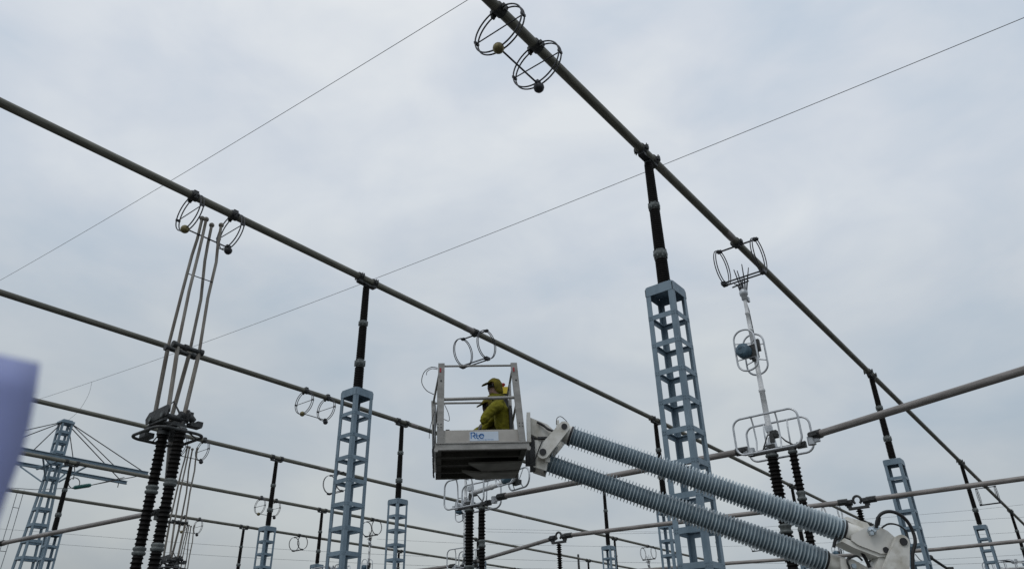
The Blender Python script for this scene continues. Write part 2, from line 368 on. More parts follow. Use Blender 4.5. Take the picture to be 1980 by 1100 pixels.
# ================================================================= HANGING HOOP CONTACTS, kind one (two hoops with balls)
def circle(c, r, ax, n=40, r2=None):
    r2 = r2 or r; out = []
    for k in range(n):
        a = 2*pi*k/n
        if ax == 'x': out.append((c[0], c[1]+r*cos(a), c[2]+r2*sin(a)))
        elif ax == 'y': out.append((c[0]+r*cos(a), c[1], c[2]+r2*sin(a)))
        else: out.append((c[0]+r*cos(a), c[1]+r2*sin(a), c[2]))
    return out
hb = thing('ball_hoop_contact', 'x', 'contact', (0, 0, H(HB)), GR, 'hanging hoop pairs with balls')
for sx in (-.53, .53):
    m = MB()
    for d in (-.038, .038): m.tube(circle((sx+d, 0, -.47), .505, 'x', 48, .455), .0145, 6, closed=True)
    m.obj('hoop', 'hoopwire', hb)
    m = MB(); m.tube([(sx, -.51, -.47), (sx, .51, -.47)], .0125, 6)
    for y in (-.505, .505): m.cbox((sx, y, -.47), (.11, .035, .05))
    m.obj('cross_rod', 'hoopwire', hb)
    m = MB(); m.tube([(sx-.09, 0, 0), (sx+.09, 0, 0)], .113, 18)
    for y in (-.13, .13): m.cbox((sx, y, -.02), (.12, .05, .08)); m.cbox((sx, y*1.05, -.08), (.08, .04, .07))
    m.cbox((sx+.03, 0, .12), (.12, .1, .06)); m.obj('clamp', 'cast', hb)
m = MB(); m.tube([(-.53, 0, -.91), (.53, 0, -.91)], .017, 8); m.obj('tie_rod', 'hoopwire', hb)
m = MB(); m.ball((-.56, 0, -.93), .098); m.obj('ball', 'brass', hb)
m = MB()
prof = [(1e-4, -.1), (.05, -.088), (.085, -.05), (.098, 0), (.09, .035), (.05, .04), (.035, .06), (.035, .12)]
m.lathe(prof, Matrix.Translation((.56, 0, -.98)), 14); m.cbox((.54, 0, -.88), (.1, .07, .06)); m.obj('ball', 'hoopwire', hb)
HOOPS1 = [('R', 7.57, 'largest pair of dark hoops with a brass ball, at the top centre'),
 ('A', 7.27, 'pair of dark hoops with balls gripped by the tall four-rod disconnector at upper left'),
 ('B', 17.15, 'pair of hoops with balls hanging just left of the large left column, no rods below'),
 ('C', 17.15, 'pair of hoops with balls just behind the large four-rod disconnector head'),
 ('D', 27.0, 'small pair of hoops with balls behind the insulator at lower left'),
 ('E', 26.95, 'smallest pair of hoops with balls, low at left beside the far disconnector head')]
for i, (b, u, l) in enumerate(HOOPS1):
    o = hb if i == 0 else copy_tree(hb); x, y, _ = G(u, NB[b]); o.location = (x, y, H(HB)); o['label'] = l
# kind two: side-by-side hoops on arms
hh = thing('twin_hoop_contact', 'x', 'contact', (0, 0, H(HB)), GR, 'hanging twin hoops without balls')
for sy in (-.5, .5):
    m = MB()
    for d in (-.028, .028): m.tube(circle((0, sy+d, -.58), .44, 'y', 48, .48), .0145, 6, closed=True)
    m.obj('hoop', 'hoopwire', hh)
m = MB(); m.tube([(0, -.58, -.1), (0, .58, -.1)], .024, 8)
for y in (-.5, .5): m.cbox((0, y, -.1), (.09, .12, .07))
m.obj('top_arm', 'hoopwire', hh)
m = MB(); m.tube([(-.06, -.58, -1.07), (-.06, .58, -1.07)], .022, 8); m.tube([(.06, -.5, -1.09), (.06, .5, -1.09)], .022, 8)
for y in (-.52, .52): m.cbox((0, y, -1.07), (.18, .12, .09))
m.obj('bottom_arm', 'hoopwire', hh)
m = MB(); m.tube([(-.1, 0, 0), (.1, 0, 0)], .118, 18); m.cbox((0, 0, -.1), (.14, .16, .08)); m.cbox((0, .13, 0), (.12, .05, .08)); m.cbox((0, -.13, 0), (.12, .05, .08)); m.obj('clamp', 'cast', hh)
HOOPS2 = [('A', 16.78, 'pair of dark hoops hanging directly above the work basket rail'),
 ('R', 17.0, 'pair of dark hoops round the prongs of the tall white disconnector at right'),
 ('R', 54.2, 'small pair of hoops at the right edge, crossed by a thin lower tube'),
 ('B', 26.1, 'pair of hoops hidden behind the work basket'),
 ('C', 25.5, 'pair of hoops seen through the large left lattice column'),
 ('D', 35.4, 'pair of hoops with prongs between, just right of the large left column'),
 ('E', 35.7, 'small empty pair of hoops low at left, beside the large left column'),
 ('A', 53.0, 'small pair of hoops peeping out above the upper lift arm at its right end'),
 ('C', 59.2, 'tiny far pair of hoops at the bottom, left of the foot of the largest column'),
 ('B', 61.5, 'small hoop pair showing just below the lower lift arm, right of the largest column')]
for i, (b, u, l) in enumerate(HOOPS2):
    o = hh if i == 0 else copy_tree(hh); x, y, _ = G(u, NB[b]); o.location = (x, y, H(HB)); o['label'] = l

# ================================================================= DISCONNECTORS
def rrect(cx, cy, cz, a, b, r, plane, n=6):         # rounded rectangle path, half sizes a, b
    out = []
    for (sx, sy, a0) in ((1, 1, 0), (-1, 1, pi/2), (-1, -1, pi), (1, -1, 3*pi/2)):
        for k in range(n+1):
            t = a0 + k*pi/2/n; p = (sx*(a-r)+r*cos(t), sy*(b-r)+r*sin(t))
            out.append((cx, cy+p[0], cz+p[1]) if plane == 'x' else (cx+p[0], cy+p[1], cz))
    return out
def big_sheds(z0, z1, core, shed, pitch=.085):
    p = [(core, z0)]; n = int((z1-z0)/pitch)
    for i in range(n):
        z = z0+(i+.5)*(z1-z0)/n; s_ = shed if i % 2 else shed*.90
        p += [(core, z-.016), (s_, z-.010), (s_*.99, z+.0), (core, z+.024)]
    return p+[(core, z1)]
def tall_insulator(par, x, y, cuts, core, shed):
    for i, (a, b) in enumerate(cuts):
        m = MB(); m.lathe(big_sheds(H(a), H(b), core, shed), Matrix.Translation((x, y, 0)), 20); m.obj('insulator_section', 'porcelain', par)
        m = MB(); m.lathe([(core*1.05, H(b)), (core*1.35, H(b)+.02), (core*1.4, H(b)+.06), (core*1.05, H(b)+.08)], Matrix.Translation((x, y, 0)), 16)
        nxt = cuts[i-1][0] if i else b+.1
        if i: m.lathe([(core*1.05, H(nxt)-.01), (core*1.35, H(nxt)-.03), (core*1.35, H(nxt)-.06), (core*1.1, H(nxt)-.09), (core*1.1, H(b)+.07)], Matrix.Translation((x, y, 0)), 16)
        m.obj('flange', 'flange', par)
def support_frame(par, ys, h_top=.8):
    m = MB()
    for x in (-.35, .35):
        for y in ys: m.bar((x, y, 0), (x, y, H(h_top)-.2), .1, .1)
    m.box((-.45, ys[0]-.1, H(h_top)-.2), (.45, ys[1]+.1, H(h_top))); m.obj('support_frame', 'gantry', par)
# --- kind one: four contact rods
p1 = thing('four_rod_disconnector', 'x', 'disconnector', (0, 0, 0), GR, 'closed four-rod disconnectors')
for (x, y) in ((-.04, .07), (.08, -.36)):
    tall_insulator(p1, x, y, [(3.60, 4.60), (2.45, 3.42), (1.0, 2.28)] if y > -.2 else [(3.68, 4.62), (2.48, 3.52), (1.0, 2.32)],     .090, .118)
support_frame(p1, (-.9, .5), 1.0)
m = MB(); m.tube(rrect(0, -.04, H(4.56), .50, .60, .24, 'z'), .031, 8, closed=True)
for (a, b) in (((-.5, .1), (-.25, .1)), ((.5, -.3), (.2, -.3)), ((0, .56), (0, .3)), ((0, -.64), (0, -.4))):
    m.tube([(a[0], a[1], H(4.56)), (b[0], b[1], H(4.70))], .014, 6)
m.obj('guard_ring', 'cast', p1)
m = MB()
for x in (-.29, .16): m.prism([(-.40, H(4.87)), (.40, H(4.84)), (.45, H(4.95)), (.34, H(5.07)), (-.36, H(5.10)), (-.44, H(5.0))], x, x+.035, 'X')
for y in (-.26, .22):
    m.tube([(-.32, y, H(4.9)), (.24, y, H(4.9))], .06, 12)
m.box((-.14, -.42, H(4.70)), (.16, .14, H(4.76))); m.box((-.27, -.3, H(4.80)), (-.2, .3, H(4.86))); m.bar((-.2, .28, H(4.85)), (-.04, .05, H(4.72)), .07, .07); m.bar((.14, .3, H(4.85)), (-.04, .05, H(4.72)), .07, .07); m.bar((.14, -.3, H(4.85)), (.08, -.33, H(4.70)), .07, .07); m.bar((-.2, .28, H(4.84)), (-.3, .42, H(4.62)), .08, .08)
m.lathe([(.13, H(4.6)), (.13, H(4.66)), (.10, H(4.7))], Matrix.Translation((-.04, .07, 0)), 14); m.lathe([(.13, H(4.62)), (.13, H(4.66)), (.10, H(4.7))], Matrix.Translation((.08, -.36, 0)), 14)
m.tube([(.05, -.26, H(4.98)), (.3, -.26, H(4.97)), (.38, -.26, H(4.92))], [.085, .08, .06], 12)
m.cbox((.38, -.3, H(4.82)), (.24, .2, .08)); m.cbox((.49, -.27, H(4.88)), (.12, .12, .10)); m.cbox((.26, -.26, H(5.05)), (.12, .1, .07)); m.cbox((.3, .12, H(4.84)), (.2, .16, .14))
m.cbox((-.24, .34, H(4.60)), (.2, .22, .1))
m.obj('head_casting', 'cast', p1)
m = MB()
for y in (-.25, .2): m.tube([(-.325, y, H(4.9)), (-.29, y, H(4.9))], .05, 8)
m.obj('bolt', 'flange', p1)
kz = 6.47
corner = {(-1, 1): (-.29, .15), (-1, -1): (-.22, -.13), (1, 1): (.20, .15), (1, -1): (.27, -.13)}
for (sx, sy), (kx, ky) in corner.items():
    m = MB(); m.tube([(-.22 if sx < 0 else .13, sy*.26-.03, H(4.98)), (kx, ky, H(kz))], .043, 12); m.obj('lower_rod', 'rod', p1)
    bx, ztop = {(-1, 1): (-.20, 9.76), (-1, -1): (-.14, 9.73), (1, 1): (.06, 9.70), (1, -1): (.25, 9.76)}[(sx, sy)]; by = sy*.04
    m = MB(); m.tube([(kx, ky, H(kz)), (kx*.93, ky*.62, H(7.8)), (bx*1.02+kx*.12, by*1.8, H(8.75)), (bx*1.04, by*1.15, H(9.2)), (bx, by, H(ztop))], .034, 12); r_ = m.obj('upper_rod', 'rod', p1)
    m = MB(); m.ball((bx, by, H(ztop)), .062); m.obj('ball', 'rod', r_)
for y in (-.14, .16):
    m = MB(); m.tube([(-.34, y, H(kz)), (.34, y, H(kz))], .05, 12)
    for x in (-.31, -.05, .31): m.tube([(x-.04, y, H(kz)), (x+.04, y, H(kz))], .072, 10)
    m.obj('knee_axle', 'cast', p1)
m = MB(); m.tube([(-.27, .12, H(8.3)), (.27, -.12, H(8.2))], .011, 6); m.obj('spacer', 'hoopwire', p1)
m = MB(); m.tube([(-.25, -.1, H(5.0)), (0, 0, H(5.32)), (.1, -.2, H(5.0))], [.012, .02, .025], 6); m.obj('spring_brace', 'cast', p1)
P1 = [('A', 7.27, 'tall closed four-rod disconnector at left on twin black insulators, the nearest of its kind'),
      ('C', 17.15, 'closed four-rod disconnector low at left, its small head just right of the big black insulators'),
      ('E', 26.95, 'farthest four-rod disconnector, only two thin rods and their balls visible low at left')]
for i, (b, u, l) in enumerate(P1):
    o = p1 if i == 0 else copy_tree(p1); x, y, _ = G(u, NB[b]); o.location = (x, y, 0); o['label'] = l
# --- kind two: single white folding arm
def single_arm(folded, label):
    t = thing('single_arm_disconnector', label, 'disconnector', (0, 0, 0), GR, 'open single-arm disconnectors' if folded else 'closed single-arm disconnectors')
    tall_insulator(t, -.05, .1, [(3.0, 4.46), (.9, 2.78)], .106, .143)
    tall_insulator(t, -.05, -.38, [(3.64, 4.46), (2.1, 3.42), (.9, 2.0)], .076, .108)
    support_frame(t, (-.6, .4), .8)
    m = MB(); m.box((-.12, -.62, H(4.58)), (.02, .62, H(4.66))); m.box((-.16, -.03, H(4.66)), (.07, .22, H(4.74)))
    m.lathe([(.12, H(4.50)), (.12, H(4.58))], Matrix.Translation((-.05, .1, 0)), 14); m.lathe([(.09, H(4.50)), (.09, H(4.58))], Matrix.Translation((-.05, -.38, 0)), 14)
    for k in range(7): m.cbox((-.05, -.52-.03*k, H(4.62)), (.1, .015, .14))
    m.obj('base_beam', 'cast', t)
    for y in (.56, -.84):
        m = MB(); m.tube([(-.05, y, H(4.58)), (-.05, y, H(4.76))], .09, 14); m.cbox((-.05, y+(.12 if y > 0 else -.12), H(4.67)), (.1, .12, .09)); m.obj('terminal', 'ringalu', t)
    for x in (-.42, .36):
        m = MB(); m.tube(rrect(x, 0, H(4.96), .76, .42, .2, 'x'), .0255, 10, closed=True)
        for y in (-.27, .30):
            s_ = -1 if x < 0 else 1
            m.tube([(x, y, H(5.38)), (x*.85, y, H(5.2)), (x*.8, y*.98, H(4.8)), (x, y, H(4.54))], .02, 8)
        m.tube([(x*.85, .1, H(4.63)), (-.05, .1, H(4.63))], .018, 6)
        m.obj('guard_ring', 'ringalu', t)
    m = MB(); m.prism([(-.06, H(4.66)), (.16, H(4.66)), (.10, H(4.9)), (.0, H(4.98)), (-.04, H(4.9))], -.12, -.02, 'X'); m.cbox((-.06, .05, H(5.12)), (.13, .14, .14))
    m.obj('hinge', 'ringalu', t)
    m = MB(); m.tube([(-.05, .1, H(4.75)), (-.03, -.12, H(4.98)), (.02, -.25, H(4.8)), (-.03, -.4, H(4.68))], .02, 6); m.tube([(-.03, .12, H(5.0)), (0, .3, H(4.68))], .015, 6)
    m.cbox((-.04, -.04, H(4.98)), (.15, .16, .16)); m.cbox((-.12, .0, H(4.88)), (.05, .1, .2)); m.obj('linkage', 'cast', t)
    # arm parts are built upright, then swung as a set when folded
    base = Vector((-.05, .05, H(4.98)))
    Lw, Up = 2.10, 1.42
    if not folded:
        A = Matrix.Translation(base); B = Matrix.Translation(base + Vector((0, .0, Lw)))
        K = B
    else:
        Lw = 2.35; d = Vector((-.83, -2.25, -.12)).normalized(); q = d.to_track_quat('Z', 'X').to_matrix().to_4x4()
        A = Matrix.Translation(base) @ q
        kp = base + d*Lw; d2 = (base + Vector((.08, -.05, .36)) - kp).normalized()
        B = Matrix.Translation(kp + Vector((0, 0, .08))) @ d2.to_track_quat('Z', 'X').to_matrix().to_4x4()
        yv = Vector((0, 0, 1)); xv = yv.cross(d).normalized(); yv = d.cross(xv); K = Matrix.Translation(kp) @ Matrix(((*xv, 0), (*yv, 0), (*d, 0), (0, 0, 0, 1))).transposed()
    m = MB(); m.lathe([(.066, 0), (.076, .25), (.068, .27), (.064, Lw*.5), (.078, Lw*.5+.01), (.078, Lw*.5+.06), (.06, Lw*.5+.07), (.056, Lw)], A, 16); m.obj('lower_arm', 'white_arm', t)
    m = MB(); m.lathe([(.055, 0), (.052, .55), (.062, .56), (.062, .6), (.05, .61), (.046, 1.0), (.058, 1.01), (.058, 1.05), (.044, 1.06), (.042, Up)], B, 16); m.obj('upper_arm', 'white_arm', t)
    m = MB(); m.tube([B @ Vector((.07, -.05, 0)), B @ Vector((.07, -.03, Up*.8)), B @ Vector((.05, 0, Up))], .014, 6); m.obj('control_rod', 'cast', t)
    m = MB(); Mx = K @ Matrix.Translation((-.14, .06 if folded else .20, 0)) @ Matrix.Rotation(pi/2, 4, 'Y')
    m.lathe([(.10, -.16), (.175, -.13), (.18, .06), (.15, .10)], Mx, 22)
    for a in (.4, 2.6): m.cbox((.08*cos(a), .08*sin(a), -.15), (.05, .08, .05), Mx)
    m.obj('knee_drum', 'drum', t)
    m = MB(); m.cbox((0, .05, 0), (.2, .24, .3), K); m.cbox((.05, -.08, .15), (.1, .12, .3), K); m.tube([K @ Vector((-.1, .02, -.25)), K @ Vector((.1, .02, -.2))], .05, 10); m.obj('knee_casting', 'cast', t)
    for x, cy in ((-.22, .13), (.20, .06)):
        m = MB(); m.tube([K @ Vector(p) for p in rrect(x, cy, 0, .26, .53, .24, 'x')], .024, 8, closed=True)
        for zz in (-.22, .22): m.tube([K @ Vector((x, cy-.26, zz)), K @ Vector((x*.5, 0, zz*.8)), K @ Vector((x, cy+.26, zz))], .014, 6)
        m.obj('knee_ring', 'ringalu', t)
    E = B @ Matrix.Translation((0, 0, Up))
    m = MB(); m.lathe([(.05, -.02), (.075, .0), (.075, .1), (.10, .12), (.11, .2), (.09, .26), (.05, .3)], E, 14); m.cbox((.1, -.05, .02), (.1, .06, .12), E); m.obj('contact_head', 'ringalu', t)
    hd = m = None
    head = [c for c in t.children if c.name.startswith('contact_head')][-1]
    for k, (y, z1, lean) in enumerate(((.10, .50, .14), (.06, .92, .13), (.02, .88, .08), (-.03, .60, -.02), (-.08, 1.0, -.02), (-.13, .86, -.18))):
        m = MB(); m.tube([E @ Vector((.02*(k % 3-1), y*.6, .22)), E @ Vector((.03*(k % 3-1), y, .45)), E @ Vector((.03*(k % 3-1), y+lean*.6, z1))], [.02, .02, .012], 6); m.obj('finger', 'hoopwire', head)
    m = MB(); m.tube([E @ Vector((-.03, .25, .42)), E @ Vector((-.03, -.2, .46))], .02, 6); m.obj('finger_bar', 'hoopwire', head)
    return t
closed = single_arm(False, 'x'); opened = single_arm(True, 'x')
P2 = [(closed, 'R', 17.0, 'tall white single-arm disconnector standing closed at right, above the ribbed lift arms'),
      (closed, 'B', 26.1, 'closed single-arm disconnector seen between the black insulators below the work basket'),
      (closed, 'D', 35.4, 'small closed single-arm disconnector just right of the large left column at the bottom'),
      (closed, 'A', 53.0, 'small closed single-arm disconnector between the right ends of the two lift arms'),
      (closed, 'C', 59.2, 'tiny far single-arm disconnector left of the foot of the largest column'),
      (opened, 'A', 16.75, 'folded single-arm disconnector directly under the work basket, the larger of the open ones'),
      (opened, 'C', 25.5, 'folded single-arm disconnector at the very bottom beside the large left column'),
      (opened, 'R', 49.6, 'folded single-arm disconnector in the lower right corner')]
used = set()
for (pr, b, u, l) in P2:
    o = copy_tree(pr) if pr in used else pr; used.add(pr); x, y, _ = G(u, NB[b]); o.location = (x, y, 0); o['label'] = l

# ================================================================= LOWER BUSBARS AND THEIR SMALL POSTS
def low_bar(a, b, label, r=.078, clamps=True):
    a = W(*a); b = W(*b); d = b-a; t = thing('lower_busbar', label, 'busbar', tuple(a), math.atan2(d.y, d.x), 'lower tubular busbars')
    m = MB(); m.tube([(d.length*i/20, 0, d.z*i/20) for i in range(21)], r, 20); m.obj('tube', 'lowbar', t)
    for x, s_ in (((0, 1), (d.length, -1)) if clamps else ()):
        m = MB(); z = d.z if x else 0; m.tube([(x-.04*s_, 0, z), (x+.24*s_, 0, z)], r*1.3, 14); m.cbox((x+.1*s_, r*1.45, z), (.22, .06, .08)); m.cbox((x+.1*s_, -r*1.45, z), (.22, .06, .08)); m.obj('end_clamp', 'cast', t)
low_bar((16.98, 4.74, 4.78), (14.15, -3.6, 4.8), 'thick lower tube rising from the white disconnector to the right edge')
low_bar((16.7, 13.55, 4.72), (17.0, 6.3, 4.75), 'lower tube passing behind the lift arms between the two single-arm disconnectors', .074)
low_bar((25.05, 5.75, 4.8), (25.6, -7, 4.8), 'lower tube running right from the small ring-topped post to the right edge', .074)
low_bar((23.6, 16.0, 4.8), (24.9, 6.35, 4.8), 'lower tube between the two ring-topped posts, passing behind the lift arms', .074)
low_bar((25.8, 22.3, 4.75), (23.7, 16.6, 4.8), 'short lower tube rising to the ring-topped post below the basket arm', .074)
low_bar((7.5, 14.8, 4.72), (11.4, 22.05, 4.8), 'dark lower tube slanting down behind the twin black insulators at left', .078)
low_bar((11.45, 22.55, 4.8), (10.5, 31.5, 4.8), 'lower tube rising from the bottom left post to the twin black insulators', .074)
low_bar((10.45, 32.1, 4.8), (12.2, 40, 4.8), 'lower tube leaving the bottom left post to the left edge', .074)
low_bar((35.0, 14.6, 4.8), (33.2, 22.4, 4.8), 'thin far lower tube at the bottom behind the foot of the largest column', .078, False)
low_bar((35.0, 14.6, 4.8), (37.75, 6.5, 4.8), 'thin far lower tube behind the white joint of the lift arm', .078, False)
low_bar((37.75, 6.5, 4.8), (38.4, -9, 4.8), 'thin far lower tube crossing the small lattice column at the lower right', .078, False)
low_bar((26.1, 23.8, 4.75), (25.7, 30.4, 4.75), 'thin far lower tube at the bottom edge left of the insulators under the basket', .074)
rp = thing('ring_top_post', 'x', 'insulator', (0, 0, 0), GR, 'small ring-topped post insulators')
m = MB(); m.lathe(big_sheds(H(3.0), H(4.54), .062, .105, .075), None, 16); m.obj('insulator_section', 'porcelain', rp)
m = MB(); m.lathe(big_sheds(H(1.0), H(2.85), .06, .105, .075), None, 16); m.obj('insulator_section', 'porcelain', rp)
m = MB(); m.lathe([(.07, H(2.8)), (.1, H(2.85)), (.1, H(2.98)), (.07, H(3.03))], None, 14); m.obj('flange', 'flange', rp)
m = MB(); m.tube([(0, .115*cos(a)+.0, H(4.83)+.12*sin(a)) for a in [radians(-50+290*k/20) for k in range(21)]], .038, 10)
m.box((-.06, -.3, H(4.56)), (.06, .3, H(4.63)))
for y in (-.27, .27): m.tube([(0, y-.11, H(4.78)), (0, y+.11, H(4.78))], .092, 12); m.cbox((0, y, H(4.68)), (.08, .14, .10)); m.cbox((0.10, y, H(4.78)), (.04, .16, .08)); m.cbox((-.10, y, H(4.78)), (.04, .16, .08))
m.obj('ring_clamp', 'cast', rp)
m = MB()
for x, y in ((-.2, -.2), (.2, -.2), (.2, .2), (-.2, .2)): m.bar((x, y, 0), (x, y, H(.9)), .08, .08)
m.box((-.26, -.26, H(.9)), (.26, .26, H(1.0))); m.obj('support_frame', 'gantry', rp)
RP = [(25.0, 6.05, 'small ring-topped black post right of the white disconnector, above the lift arm joint'),
      (23.55, 16.3, 'small ring-topped black post at bottom centre, below the start of the lift arms'),
      (10.45, 31.8, 'small black post in the bottom left corner under a slanting tube'),
      (11.45, 22.3, 'small black post hidden behind the twin black insulators at left')]
for i, (u, n, l) in enumerate(RP):
    o = rp if i == 0 else copy_tree(rp); o.location = G(u, n); o['label'] = l
# stray bus end low at right
t = thing('bus_stub', 'short dark tube end with a curled jumper wire, low between the two right lattice columns', 'busbar', (14.45, 27.6, 3.66+EYE))
m = MB(); m.tube([(0, 0, 0), (.9, .3, -.55), (2.4, .8, -1.4)], .05, 10); m.obj('tube', 'cast', t)
m = MB(); m.ball((0, 0, 0), .09); m.cbox((.7, .25, -.38), (.2, .16, .16)); m.obj('end_clamp', 'cast', t)
m = MB(); m.tube([(0.03, 0, -.06), (-.1, 0, -.16), (-.25, 0, -.2), (-.4, 0, -.05), (-.5, 0, .12)], .016, 6); m.obj('jumper', 'wire', t)

# ================================================================= GANTRY MAST AT LEFT
gx, gy, _ = G(20.92, 57)
gt = thing('gantry_mast', 'tall blue-grey lattice gantry mast at left with two long crossbeams and stay rods', 'mast', (gx, gy, 0), GR)
def gs(h):                                          # half width of the mast
    h = h-EYE
    return .31 if h > 13 else .31 + (13-h)*.048
TOP = H(17.2)
for sx in (-1, 1):
    for sy in (-1, 1):
        m = MB(); hs = [0, H(5), H(9), H(13), TOP]
        for a, b in zip(hs[:-1], hs[1:]): m.bar((sx*gs(a), sy*gs(a), a), (sx*gs(b), sy*gs(b), b), .14, .14)
        m.obj('corner_post', 'gantry', gt)
levels = [H(16.45), H(15.75), H(15.0), H(14.3)] + [H(13.2-1.05*k) for k in range(13)]
for z in levels:
    s_ = gs(z)
    for k in range(4):
        R = Matrix.Rotation(k*pi/2, 4, 'Z'); m = MB(); m.box((-s_, s_+.06, z-.09), (s_, s_+.085, z+.09), R); m.box((-s_, s_-.1, z-.1), (s_, s_+.058, z-.08), R); m.obj('batten', 'gantry', gt)
m = MB(); m.box((-.44, -.44, TOP-.1), (.44, .44, TOP+.06)); m.box((-.32, -.32, TOP+.06), (.32, .32, TOP+.16)); m.obj('cap', 'gantry', gt)
HBm = H(14.3)
for y, x0, x1 in ((-1.9, -5.7, 5.75), (1.9, -5.8, 6.1)):
    m = MB(); m.box((x0, y-.11, HBm-.12), (x1, y+.11, HBm-.09)); m.box((x0, y-.02, HBm-.09), (x1, y+.02, HBm+.09)); m.box((x0, y-.11, HBm+.09), (x1, y+.11, HBm+.12))
    m.box((x0, y-.11, HBm-.09), (x0+.04, y-.021, HBm+.09)); m.obj('crossbeam', 'gantry', gt)
for x in (-.42, .42):
    m = MB(); m.bar((x, -1.75, HBm-.2), (x, 1.75, HBm-.2), .12, .12); m.obj('bracket', 'gantry', gt)
for y in (-1, 1):
    for x in (-1, 1):
        m = MB(); m.bar((x*.42, y*.35, HBm-1.3), (x*1.5, y*1.8, HBm-.2), .09, .09); m.bar((x*.4, y*.35, HBm-.25), (x*1.5, y*1.8, HBm-.16), .07, .07); m.obj('brace', 'gantry', gt)
for (x0, x, y) in ((.3, 5.3, -1.9), (.3, 3.2, -1.9), (.3, 5.6, 1.9), (.3, 2.2, 1.9), (-.3, -5.3, -1.9), (-.3, -4.2, 1.9), (-.3, -2.2, -1.9)):
    m = MB(); m.tube([(x0, y*.12, TOP-.05), (x, y, HBm+.1)], .035, 6); m.obj('stay_rod', 'cast', gt)
for (x, y) in ((5.5, 1.9), (2.2, 1.9)):
    m = MB(); m.tube([(x, y, HBm-.15), (x, y, HBm-.45)], .03, 6); m.obj('hanger', 'cast', gt)
# tension string with teal insulator, its line and droppers
a = W(24.15, 58, 13.5); b = W(22.85, 58, 13.06)
ti = thing('tension_insulator', 'teal ribbed insulator string slung from the gantry crossbeam at far left', 'insulator')
m = MB(); d = b-a; q = d.to_track_quat('Z', 'X').to_matrix().to_4x4(); L_ = d.length
pr = [(.03, 0), (.05, .06)]
for k in range(14): z = .1+(L_-.2)*k/14; s_ = .13 if k in (0, 13) else .15; pr += [(.06, z), (s_, z+.02), (s_, z+.035), (.06, z+.06)]
m.lathe(pr+[(.05, L_-.05), (.03, L_)], Matrix.Translation(a) @ q, 14); m.obj('insulator_section', 'teal', ti)
m = MB(); m.tube([W(26.6, 55.4, 14.25), a], .03, 6); m.tube([W(25.9, 57.0, 14.2), a], .03, 6); m.obj('yoke_rod', 'cast', ti)
m = MB(); c = W(22.9, 58, 13.42); m.tube([tuple(c + uu*.38*cos(2*pi*k/24) + Vector((0, 0, .38*sin(2*pi*k/24)))) for k in range(24)], .03, 6, closed=True); m.obj('guard_ring', 'cast', ti)
m = MB(); m.tube([b, W(20.5, 58, 12.55), W(18.3, 58, 12.35), W(12, 58, 12.7), W(0, 58, 14.5)], .024, 6); tag(m.obj('line_conductor', 'wire'), 'thin line running left from the teal insulator string behind the mast', 'cable')
t = thing('dropper_pair', 'two thin hanging wires with small spacers beside the gantry mast at far left', 'cable')
m = MB()
for du in (0, .38): m.tube([W(19.45+du, 58, 12.4), W(19.45+du, 58, 10.2), W(19.4+du, 57.9, 8.6), W(19.3+du, 57.8, 6.2), W(19.2+du, 57.6, 3)], .022, 6)
m.obj('wire', 'wire', t)
for h in (11.2, 8.4):
    m = MB(); m.tube([W(19.45, 58, h), W(19.83, 58, h)], .02, 5); m.obj('spacer', 'cast', t)

# ================================================================= OVERHEAD WIRES
def wire(name, pts, r, label, n=24):
    P = [Vector(p) for p in pts]; out = []
    for i in range(len(P)-1):
        p0 = P[max(0, i-1)]; p1_ = P[i]; p2_ = P[i+1]; p3 = P[min(len(P)-1, i+2)]
        for k in range(n):
            t = k/n; out.append(.5*((2*p1_)+(p2_-p0)*t+(2*p0-5*p1_+4*p2_-p3)*t*t+(3*p1_-p0-3*p2_+p3)*t*t*t))
    out.append(P[-1]); m = MB(); m.tube(out, r, 6); return tag(m.obj(name, 'wire'), label, 'cable')
h1 = lambda n: 18.7+.0805*(n-10.8)+.00052*(n-10.8)*(n-29.3)
h2 = lambda n: 16.35+.0426*(n+2.35)+.00053*(n+2.35)*(n-24.4)
wire('shield_wire', [W(20.92, n, h2(n)) for n in range(-25, 90, 5)], .0115, 'long thin wire from the right edge down to the blurred paper at left', 4)
wire('shield_wire', [W(12, n, h1(n)) for n in range(-20, 80, 5)], .0115, 'thin wire slanting from the top edge centre to the left edge', 4)
wire('jumper_wire', [W(20.92, 54.4, h2(54.4)), W(20.96, 54.45, 18.9), W(20.9, 54.7, 18.2), W(20.92, 55.5, 17.65), W(20.92, 56.7, 17.35)], .010, 'short thin jumper drooping from the long wire to the gantry mast top')
far = [([(-140, 133, 30.5), (-90.5, 133.8, 25.8), (-45.3, 135.8, 22.0), (-3.8, 137.2, 19.5), (35, 138, 18.1), (70.4, 138, 17.9), (110, 137, 19.2)], 'upper of the two clear distant lines at the bottom left'),
       ([(-140, 134, 28.5), (-80, 135.2, 23.2), (-45.4, 136.6, 20.4), (-.2, 138, 18.0), (45, 138.5, 17.0), (100, 138, 17.4)], 'lower of the two clear distant lines at the bottom left'),
       ([(-6.4*1.11, 150, 26.4), (27.1*1.11, 150.2, 25.5), (71.5*1.11, 149, 27.7), (88.7*1.11, 148.5, 29)], 'distant line rising to the right edge behind the lower right columns'),
       ([(-30, 165, 28), (0, 165, 26.2), (50, 165, 25), (120, 165, 27)], 'faint distant line low across the bottom centre'),
       ([(-10, 165, 30), (0, 165, 29.3), (50, 165, 28), (120, 165, 30)], 'faint topmost distant line across the bottom centre')]
for p, l in far: wire('distant_line', [(x, y, z+EYE) for x, y, z in p], .026, l, 12)
m = MB(); m.tube([(7.3, 94.8, 0), (7.3, 94.8, 8), (7.3, 94.8, 15.4)], [.28, .2, .12], 8)
tag(m.obj('lightning_mast', 'cast'), 'thin dark mast standing far off at bottom centre, left of the short column top', 'mast')

